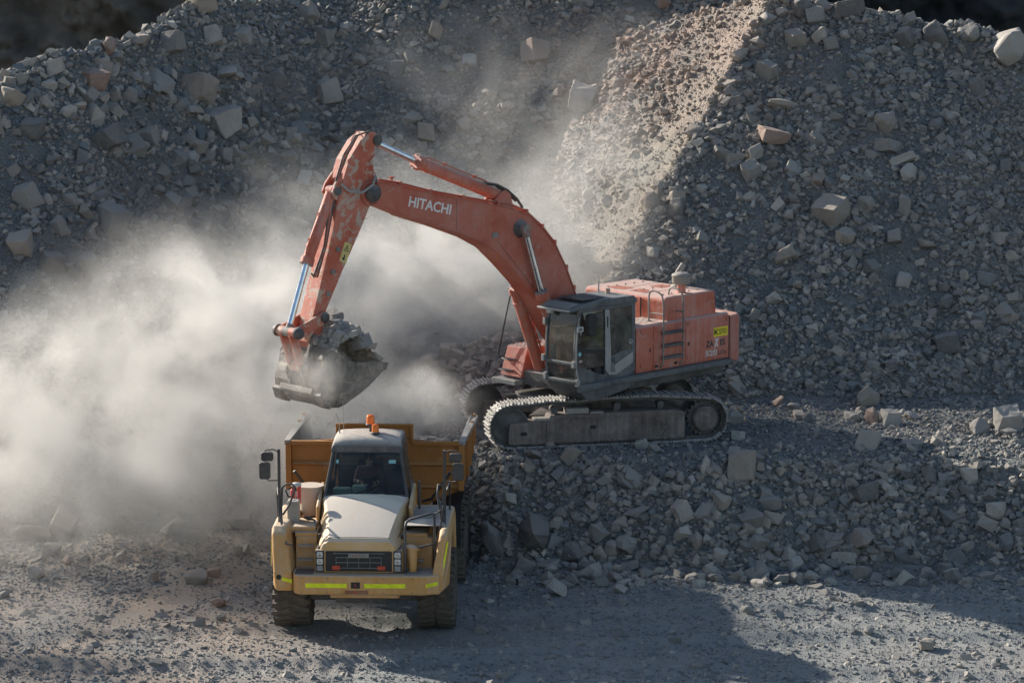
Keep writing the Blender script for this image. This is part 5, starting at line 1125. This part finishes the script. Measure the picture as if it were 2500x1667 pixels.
g = T_(); g.tube([(-.10, -.3, 2.60), (-.20, .25, 2.80), (-.21, .45, 2.83)], .01); g.build('wiper', M_black, TK)
# cab side cowl
for sd in (1, -1):
    g = T_(); g.prism([(.35, 1.95), (.32, 2.47), (-.10, 2.60), (-.62, 2.74), (-.85, 2.72), (-1.0, 2.5), (-1.0, 1.95)], sd*.88, sd*.955); cw = g.build('side_cowl', M_yel, TK, .035, 3)
    g = T_(); g.prism(rounded(-.15, 2.15, .12, 2.42, .05), sd*.955, sd*.959); g.build('cowl_window', M_glassd if False else M_grey, cw, .004)
# interior
g = T_(); g.box((-.16, -.72, 2.1), (-.45, .72, 2.56)); g.box((-.25, -.66, 2.56), (-.42, -.30, 2.72)); g.box((-.22, -.28, 2.56), (-.36, .0, 2.78)); g.build('dashboard', paint('dash', (.10, .14, .13), up=.5, dust=(.3, .36, .34)), TK, .03)
g = T_(); g.box((-.95, -.26, 2.1), (-1.45, .26, 2.42)); g.box((-1.32, -.26, 2.4), (-1.48, .26, 3.05)); g.box((-1.7, -.7, 2.02), (-.2, .7, 2.08)); g.build('driver_seat', M_seat, TK, .05)
g = T_(); g.box((-1.70, -.62, 3.08), (-1.74, .62, 3.16)); g.box((-1.5, -.5, 3.10), (-1.54, .5, 3.13)); g.build('rear_shelf', plain('cab_shelf', (.10, .12, .12)), TK, .01)
g = T_()
Ms = Matrix.Translation((-.62, 0, 2.72)) @ Matrix.Rotation(rad(-55), 4, 'Y')
gs = MB(Ms); pr = [(.19+.016*math.cos(a), .016*math.sin(a)) for a in np.linspace(0, 2*math.pi, 9)]; gs.lathe(pr, (0, 0, 0), (0, 0, 1), 28); gs.box((-.18, -.015, -.01), (.18, .015, .01)); gs.cyl((0, 0, 0), (0, 0, -.3), .03, 10); gs.build('steering_wheel', M_black, TK)
TMx = Matrix.Rotation(TR_ROT, 4, 'Z')
seated(TR_LOC, TMx @ Matrix.Translation((-1.12, 0, 2.42)), M_shirt, 'person in dark red shirt seated at the dump truck steering wheel', ((.42, .17, .34), (.42, -.17, .34)), False)
# beacons, antennas
def beacon(x, y, z, stem, r, h):
    g = T_(); g.cyl((x, y, z), (x, y, z+stem), .025, 12); g.lathe([(0, 0), (r*1.2, 0), (r*1.2, .03), (r*1.05, .045), (0, .045)], (x, y, z+stem), (0, 0, 1), 24); b_ = g.build('beacon', M_blackp, TK)
    g = T_(); g.lathe([(r, .0), (r*.97, h*.8), (r*.8, h), (0, h)], (x, y, z+stem+.045), (0, 0, 1), 24); g.build('amber_lens', M_amber, b_)
beacon(-1.15, .02, 3.69, .13, .082, .17); beacon(-.85, .14, 3.69, .02, .072, .145)
g = T_(); g.tube([(-1.1, -.60, 3.66), (-1.1, -.61, 3.90), (-1.08, -.66, 4.08)], .008); g.tube([(-1.3, -.53, 3.66), (-1.3, -.55, 4.3)], .006); g.cyl((-1.1, -.6, 3.66), (-1.1, -.6, 3.74), .014, 8); g.build('antenna', M_grey, TK)
# mirrors on posts
for sd in (1, -1):
    yp = sd*1.62
    g = T_(); g.box((.78, yp-.028, 2.1), (.83, yp+.028, 3.72)); g.tube([(.80, yp, 3.66), (.82, yp+sd*.10, 3.72), (.84, yp+sd*.26, 3.71), (.85, yp+sd*.27, 3.55), (.85, yp+sd*.27, 3.42)], .014)
    g.tube([(.80, yp, 3.10), (.84, yp+sd*.2, 3.10), (.85, yp+sd*.26, 3.16), (.85, yp+sd*.26, 3.22)], .014); ps = g.build('mirror_post', M_blackp, TK, .006)
    g = T_(); g.prism(rounded(yp+sd*.22-.12, 3.50, yp+sd*.22+.12, 3.68, .05), .84, .92, 'x'); g.build('mirror', M_blackp, ps, .02)
    g = T_(); g.prism(rounded(yp+sd*.27-.11, 3.14, yp+sd*.27+.11, 3.48, .05), .84, .93, 'x'); g.build('mirror', M_blackp, ps, .02)
# handrails
def rail(pts, r=.02, nm='handrail', m=None): g = T_(); g.tube(pts, r, 10); g.build(nm, m or M_blackp, TK)
rail([(1.35, -1.44, 2.02), (1.3, -1.48, 2.06), (1.0, -1.55, 2.15), (.85, -1.58, 2.5), (.82, -1.56, 2.95), (.82, -1.50, 3.02), (.82, -1.36, 3.03), (.82, -1.30, 2.95), (.84, -1.42, 2.62), (.85, -1.55, 2.42)])
rail([(.9, -1.60, 2.95), (.92, -1.62, 2.5), (1.2, -1.50, 2.1), (1.45, -1.42, 1.98), (1.5, -1.3, 1.97)])
rail([(.3, -1.70, 2.2), (.3, -1.72, 2.75), (.35, -1.7, 2.85), (.7, -1.66, 2.88), (.8, -1.64, 2.8)])
rail([(1.62, .90, 1.40), (1.62, .90, 2.35), (1.58, .92, 2.46), (1.50, 1.0, 2.50), (1.42, 1.42, 2.60), (1.42, 1.46, 2.52), (1.42, 1.46, 1.50)], .024)
rail([(1.42, 1.46, 2.58), (1.2, 1.55, 2.60), (1.1, 1.58, 2.4), (1.2, 1.52, 2.1), (1.42, 1.46, 2.0), (1.55, 1.15, 1.95)], .02)
rail([(.80, 1.60, 2.3), (.9, 1.55, 2.6), (.82, 1.62, 3.0), (.85, 1.5, 3.05), (.85, 1.48, 2.85), (1.05, 1.56, 2.4)], .02)
rail([(1.0, 1.66, 2.25), (.9, 1.52, 2.75), (.82, 1.5, 2.8)], .018)
rail([(-.3, 1.66, 2.28), (-.3, 1.66, 2.8), (-.2, 1.66, 2.88), (.7, 1.66, 2.9)], .02)
rail([(-.4, 1.05, 2.28), (-.4, 1.05, 2.85)], .028)
# small covers, filter, extinguisher
g = T_(); g.cyl((1.50, 1.04, 1.46), (1.44, 1.02, 1.90), .075, 16, .11); g.lathe([(.12, 0), (.17, .01), (.12, .05), (0, .09)], (1.44, 1.02, 1.90), (0, .2, 1), 20); g.build('lamp_post_cover', M_yel, TK)
g = T_(); g.tube([(1.592, -.60, 2.142), (1.592, -.3, 2.152), (1.592, 0, 2.156), (1.592, .3, 2.152), (1.592, .60, 2.142)], .005, 5)
for sd in (1, -1): g.tube([(1.3, sd*.735, 2.08), (.8, sd*.80, 2.16), (.3, sd*.865, 2.22)], .006, 5)
g.build('hood_seam', M_black, ho)
for sd in (1, -1):
    g = T_(); g.box((1.0, sd*.80, 2.02), (1.12, sd*.835, 2.10)); g.build('hood_latch', M_blackp, ho, .006)
g = T_()
for yy in (-1.1, -.6, .5, 1.05):
    for zz in (1.12, 1.40): g.cyl((1.86, yy, zz), (1.872, yy, zz), .016, 8)
g.build('bumper_bolts', M_worn, TK)
g = T_(); g.cyl((-.45, -1.14, 2.15), (-.45, -1.14, 2.72), .20, 28, .27); g.cyl((-.45, -1.14, 2.72), (-.45, -1.14, 2.74), .275, 28); g.build('air_filter', M_cream, TK)
g = T_(); g.box((.25, -1.50, 2.12), (.55, -1.27, 2.62)); bx = g.build('control_box', paint('box_dusty', (.33, .30, .26), up=.9, side=.5), TK, .02)
g = T_(); g.cyl((.2, -1.42, 2.52), (.2, -1.42, 2.76), .05, 18); g.lathe([(.05, 0), (.04, .03), (.02, .05), (.02, .07), (0, .07)], (.2, -1.42, 2.76), (0, 0, 1), 16); g.cyl((.15, -1.30, 2.5), (.15, -1.30, 2.84), .04, 16); ex = g.build('fire_extinguisher', M_redp, TK)
g = T_(); g.tube([(.25, -1.42, 2.84), (.32, -1.5, 2.82), (.34, -1.55, 2.8), (.34, -1.5, 2.68), (.32, -1.42, 2.66)], .016); g.build('hose', M_black, ex)
g = T_(); g.lathe([(0, 0), (.09, 0), (.11, .03), (.08, .06), (0, .07)], (.12, -1.36, 2.84), (0, 0, 1), 16); g.build('extinguisher_cap', M_white, ex)
g = T_(); g.box((.1, -1.6, 2.10), (.9, -.9, 2.20)); g.build('service_cover', M_yel, TK, .03)
for i in range(4):
    g = T_(); g.tube([(.3, -1.2, 2.25), (.45+.05*i, -1.1, 2.24+.03*i), (.4, -.98, 2.22), (.6+.06*i, -.9, 2.2)], .018, 6); g.build('hose', M_hose, TK)
g = T_(); g.box((-.9, .92, 2.2), (-.5, 1.5, 2.26)); g.build('rear_platform', M_yel, TK, .02)
# chassis
g = T_(); g.box((-6.3, -.5, .75), (1.2, .5, 1.25)); g.box((-.3, -1.1, .6), (.4, 1.1, 1.0)); 
for ax in (-3.75, -5.35): g.cyl((ax, -1.3, .8), (ax, 1.3, .8), .22, 16)
g.box((-2.3, -.9, 1.0), (-1.7, .9, 1.9)); g.build('chassis', M_dark, TK, .02)
for sd in (1, -1):
    g = T_(); g.box((-1.5, sd*.95, 1.1), (-.9, sd*1.45, 1.8)); g.build('fuel_tank', M_yel, TK, .05)
    g = T_(); g.cyl((-2.0, sd*.8, 1.3), (-4.6, sd*.95, 2.0), .11, 16); g.build('hoist_cylinder', M_dark, TK)
# dump body
XF = -2.45
front = [(-1.83, 3.20), (-1.83, 2.25), (-1.15, 1.95), (-.85, 1.25), (.85, 1.25), (1.15, 1.95), (1.83, 2.25), (1.83, 3.20), (.78, 3.28), (-.78, 3.28)]
def slab(pts, M3, th):  # polygon with thickness along x
    pass
g = T_(); g.prism(front, XF, XF-.06, 'x'); g.prism([(-.78, 3.28), (.78, 3.28), (.78, 3.60), (-.78, 3.60)], XF-.02, XF-.07, 'x')
# side walls: vertical-ish outer boards, sloped lower flank, floor
xr = -6.7
for sd in (1, -1):
    y1, y2 = sd*1.83, sd*1.70
    g.hexa([(XF, y1, 2.25), (XF, sd*1.78, 2.25), (xr, sd*1.72, 2.35), (xr, y1, 2.35), (XF, y1, 3.20), (XF, sd*1.78, 3.20), (xr, sd*1.80, 2.93), (xr, sd*1.86, 2.93)])
    g.hexa([(XF, y1, 2.25), (XF, sd*1.1, 1.93), (xr, sd*1.05, 2.05), (xr, y1, 2.35), (XF, y1, 2.30), (XF, sd*1.1, 1.99), (xr, sd*1.05, 2.11), (xr, y1, 2.40)])
    g.hexa([(XF, sd*1.1, 1.93), (XF, sd*.8, 1.25), (xr, sd*.8, 1.7), (xr, sd*1.05, 2.05), (XF, sd*1.05, 1.93), (XF, sd*.75, 1.28), (xr, sd*.75, 1.73), (xr, sd*1.0, 2.05)])
g.hexa([(XF, -.85, 1.22), (XF, .85, 1.22), (-7.2, .85, 2.0), (-7.2, -.85, 2.0), (XF, -.85, 1.28), (XF, .85, 1.28), (-7.2, .85, 2.06), (-7.2, -.85, 2.06)])
db = g.build('dump_body', M_body, TK, .012)
g = T_()
for sd in (1, -1):
    g.box((XF-.01, sd*1.80, 3.17), (XF+.09, sd*.80, 3.25)); g.box((XF-.01, sd*1.84, 2.22), (XF+.10, sd*1.72, 3.22))
g.box((XF+.0, -.80, 3.56), (XF+.06, .80, 3.61)); g.box((XF, -.80, 3.2), (XF+.05, -.74, 3.6)); g.box((XF, .74, 3.2), (XF+.05, .80, 3.6)); g.build('front_rib', M_body, db, .01)
g = T_()
for sd in (1, -1):
    g.hexa([(XF+.002, sd*1.70, 2.72), (XF+.09, sd*1.70, 2.76), (XF+.09, sd*.5, 2.76), (XF+.002, sd*.5, 2.72), (XF+.002, sd*1.70, 2.82), (XF+.02, sd*1.70, 2.82), (XF+.02, sd*.5, 2.82), (XF+.002, sd*.5, 2.82)])
    g.hexa([(XF+.002, sd*1.80, 2.24), (XF+.07, sd*1.80, 2.28), (XF+.07, sd*.5, 2.28), (XF+.002, sd*.5, 2.24), (XF+.002, sd*1.80, 2.34), (XF+.02, sd*1.80, 2.34), (XF+.02, sd*.5, 2.34), (XF+.002, sd*.5, 2.34)])
g.build('cross_rib', M_body, db, .008)
for sd in (1, -1):
    g = T_(); g.hexa([(XF+.1, sd*1.86, 3.17), (XF+.1, sd*1.74, 3.17), (xr, sd*1.75, 2.90), (xr, sd*1.93, 2.90), (XF+.1, sd*1.86, 3.27), (XF+.1, sd*1.74, 3.27), (xr, sd*1.75, 2.98), (xr, sd*1.93, 2.98)]); g.build('top_rail', M_bodyin, db, .012)
    g = T_(); g.add([(XF-.07, sd*1.772, 2.3), (xr, sd*1.71, 2.42), (xr, sd*1.79, 3.04), (XF-.07, sd*1.772, 3.17)], [(0, 1, 2, 3)]); g.build('wall_liner', M_bodyin, db)
    for xx in (-3.4, -4.4, -5.4, -6.4):
        g = T_(); t = (xx-XF)/(xr-XF); g.box((xx-.06, sd*1.83, 2.3+.1*t), (xx+.06, sd*1.90, 3.2-.14*t)); g.build('side_rib', M_body, db, .01)
    g = T_(); g.tube([(XF+.06, sd*1.0, 2.0), (XF+.5, sd*1.2, 2.15), (XF+.7, sd*1.60, 2.75)], .03); g.build('body_stay', M_blackp, db)
# mudguard and load already inside
g = T_()
for sd in (1, -1): g.prism([(-4.7, 1.9), (-4.5, 1.75), (-3.0, 1.75), (-2.75, 1.45), (-2.72, 1.0), (-2.68, 1.0), (-2.70, 1.5), (-2.95, 1.82), (-4.5, 1.82)], sd*1.15, sd*1.75)
g.build('mudguard', M_black, TK)
ld = T_(); rr = random.Random(9); gn = 16; grid = []
def bh(x, y): return 2.45+.55*math.exp(-((x+4.6)/1.3)**2-(y/1.1)**2)
for i in range(gn+1):
    for j in range(gn+1): x = XF-.07-4.2*i/gn; y = -1.70+3.40*j/gn; grid.append((x, y, bh(x, y)-.08+rr.uniform(-.05, .05)))
ld.add(grid, [(i*(gn+1)+j, (i+1)*(gn+1)+j, (i+1)*(gn+1)+j+1, i*(gn+1)+j+1) for i in range(gn) for j in range(gn)])
for k_ in range(350):
    x = rr.uniform(-6.5, XF-.25); y = rr.uniform(-1.6, 1.6); s_ = rr.uniform(.08, .3); me_ = SMALL.objects[k_ % 14].data
    Mr = Matrix.Translation((x, y, bh(x, y))) @ Matrix.Rotation(rr.uniform(0, 6), 4, 'Z') @ Matrix.Scale(s_, 4); ld.add([Mr @ v.co for v in me_.vertices], [list(p.vertices) for p in me_.polygons])
lo = ld.build('rock_load', M_load, None); lo.location = TR_LOC; lo.rotation_euler = (0, 0, TR_ROT)
tag(lo, 'broken stones already tipped into the dump truck body', 'rubble load', kind='stuff')
# ------------------------------------------------------------------ dust
def dust_cloud():
    lo_, hi_ = Vector((-24, 55.5, -.6)), Vector((8, 90, 12.5))
    g = MB(); g.box(lo_, hi_); m = bpy.data.materials.new('dust'); m.use_nodes = True; t = m.node_tree
    for n in list(t.nodes): t.nodes.remove(n)
    out = t.nodes.new('ShaderNodeOutputMaterial'); pv = t.nodes.new('ShaderNodeVolumePrincipled'); t.links.new(pv.outputs[0], out.inputs['Volume'])
    pv.inputs['Color'].default_value = (.96, .947, .91, 1); pv.inputs['Anisotropy'].default_value = .35
    pos = N(t, 'ShaderNodeNewGeometry').outputs['Position']
    nz = N(t, 'ShaderNodeTexNoise'); nz.inputs['Scale'].default_value = .30; nz.inputs['Detail'].default_value = 5; nz.inputs['Roughness'].default_value = .6; t.links.new(pos, nz.inputs['Vector'])
    # warp
    sc = N(t, 'ShaderNodeVectorMath', operation='SUBTRACT'); t.links.new(nz.outputs['Color'], sc.inputs[0]); sc.inputs[1].default_value = (.5, .5, .5)
    s2 = N(t, 'ShaderNodeVectorMath', operation='SCALE'); t.links.new(sc.outputs[0], s2.inputs[0]); s2.inputs['Scale'].default_value = 1.8
    wp = N(t, 'ShaderNodeVectorMath', operation='ADD'); t.links.new(pos, wp.inputs[0]); t.links.new(s2.outputs[0], wp.inputs[1])
    nb2 = N(t, 'ShaderNodeTexNoise'); nb2.inputs['Scale'].default_value = .95; nb2.inputs['Detail'].default_value = 3; t.links.new(pos, nb2.inputs['Vector'])
    q1 = N(t, 'ShaderNodeVectorMath', operation='SUBTRACT'); t.links.new(nb2.outputs['Color'], q1.inputs[0]); q1.inputs[1].default_value = (.5, .5, .5)
    q2 = N(t, 'ShaderNodeVectorMath', operation='SCALE'); t.links.new(q1.outputs[0], q2.inputs[0]); q2.inputs['Scale'].default_value = 1.7
    q3 = N(t, 'ShaderNodeVectorMath', operation='ADD'); t.links.new(wp.outputs[0], q3.inputs[0]); t.links.new(q2.outputs[0], q3.inputs[1]); wp = q3
    tot = None
    for (c, r, d) in BLOBS:
        a = N(t, 'ShaderNodeVectorMath', operation='SUBTRACT'); t.links.new(wp.outputs[0], a.inputs[0]); a.inputs[1].default_value = c
        b = N(t, 'ShaderNodeVectorMath', operation='DIVIDE'); t.links.new(a.outputs[0], b.inputs[0]); b.inputs[1].default_value = r
        dt = N(t, 'ShaderNodeVectorMath', operation='DOT_PRODUCT'); t.links.new(b.outputs[0], dt.inputs[0]); t.links.new(b.outputs[0], dt.inputs[1])
        e = math_(t, 'MULTIPLY', math_(t, 'EXPONENT', math_(t, 'MULTIPLY', dt.outputs['Value'], -1.0)), d)
        tot = e if tot is None else math_(t, 'ADD', tot, e)
    n2 = noise(t, pos, .6, 6, .62, .5)
    puff = mrange(t, n2, .40, .59, .10, 1.9)
    tot = math_(t, 'MULTIPLY', tot, puff)
    tot = math_(t, 'MULTIPLY', math_(t, 'SUBTRACT', tot, .012, clamp=False), 1.0); tot = math_(t, 'MAXIMUM', tot, 0.0)
    t.links.new(tot, pv.inputs['Density'])
    o = g.build('dust_cloud', m); m.cycles.volume_step_rate = 1.0
    tag(o, 'pale rolling cloud of dust hanging behind the truck and bucket', 'dust', kind='stuff')
# (centre, radii, density)
BLOBS = [((-6.7, 69.0, 4.6), (1.8, 1.5, 1.5), .80), ((-9.4, 68.2, 3.5), (2.4, 1.7, 1.4), .34), ((-12.4, 67.2, 3.2), (2.4, 2.0, 1.5), .17), ((-7.4, 66.4, 2.5), (3.0, 1.5, 1.6), .42), ((-10.8, 64.8, 1.6), (3.4, 1.8, 1.5), .30), ((-3.4, 72.4, 4.8), (2.3, 1.4, 1.5), .55), ((1.9, 77.4, 6.4), (1.7, 1.1, 1.9), .16), ((-6.4, 64.8, 1.6), (2.4, 1.3, 1.3), .42),
 ((-5.3, 69.4, 4.0), (1.5, 1.4, 1.1), .80), ((-1.3, 75.2, 4.7), (2.6, 1.1, 1.5), 1.2), ((-5.4, 66.9, 2.7), (1.5, 1.2, 1.5), .40), ((-2.5, 64.7, 3.6), (1.2, 1.1, .55), 1.1), ((-4.2, 62.2, 4.8), (.9, .45, .45), .7),
 ((1.0, 80.0, 6.8), (2.0, 1.4, 2.3), .10), ((-1, 81.5, 9.2), (4.5, 1.6, 2.0), .03), ((3.2, 84.5, 9.4), (1.8, 1.4, 1.6), .04), ((-3.5, 76.0, 6.4), (3.4, 2.0, 1.5), .07), ((-10.5, 59.8, .3), (2.0, 1.4, .5), .10), ((-19, 64.5, 4.6), (3.2, 2.6, 1.8), .30)]
dust_cloud()
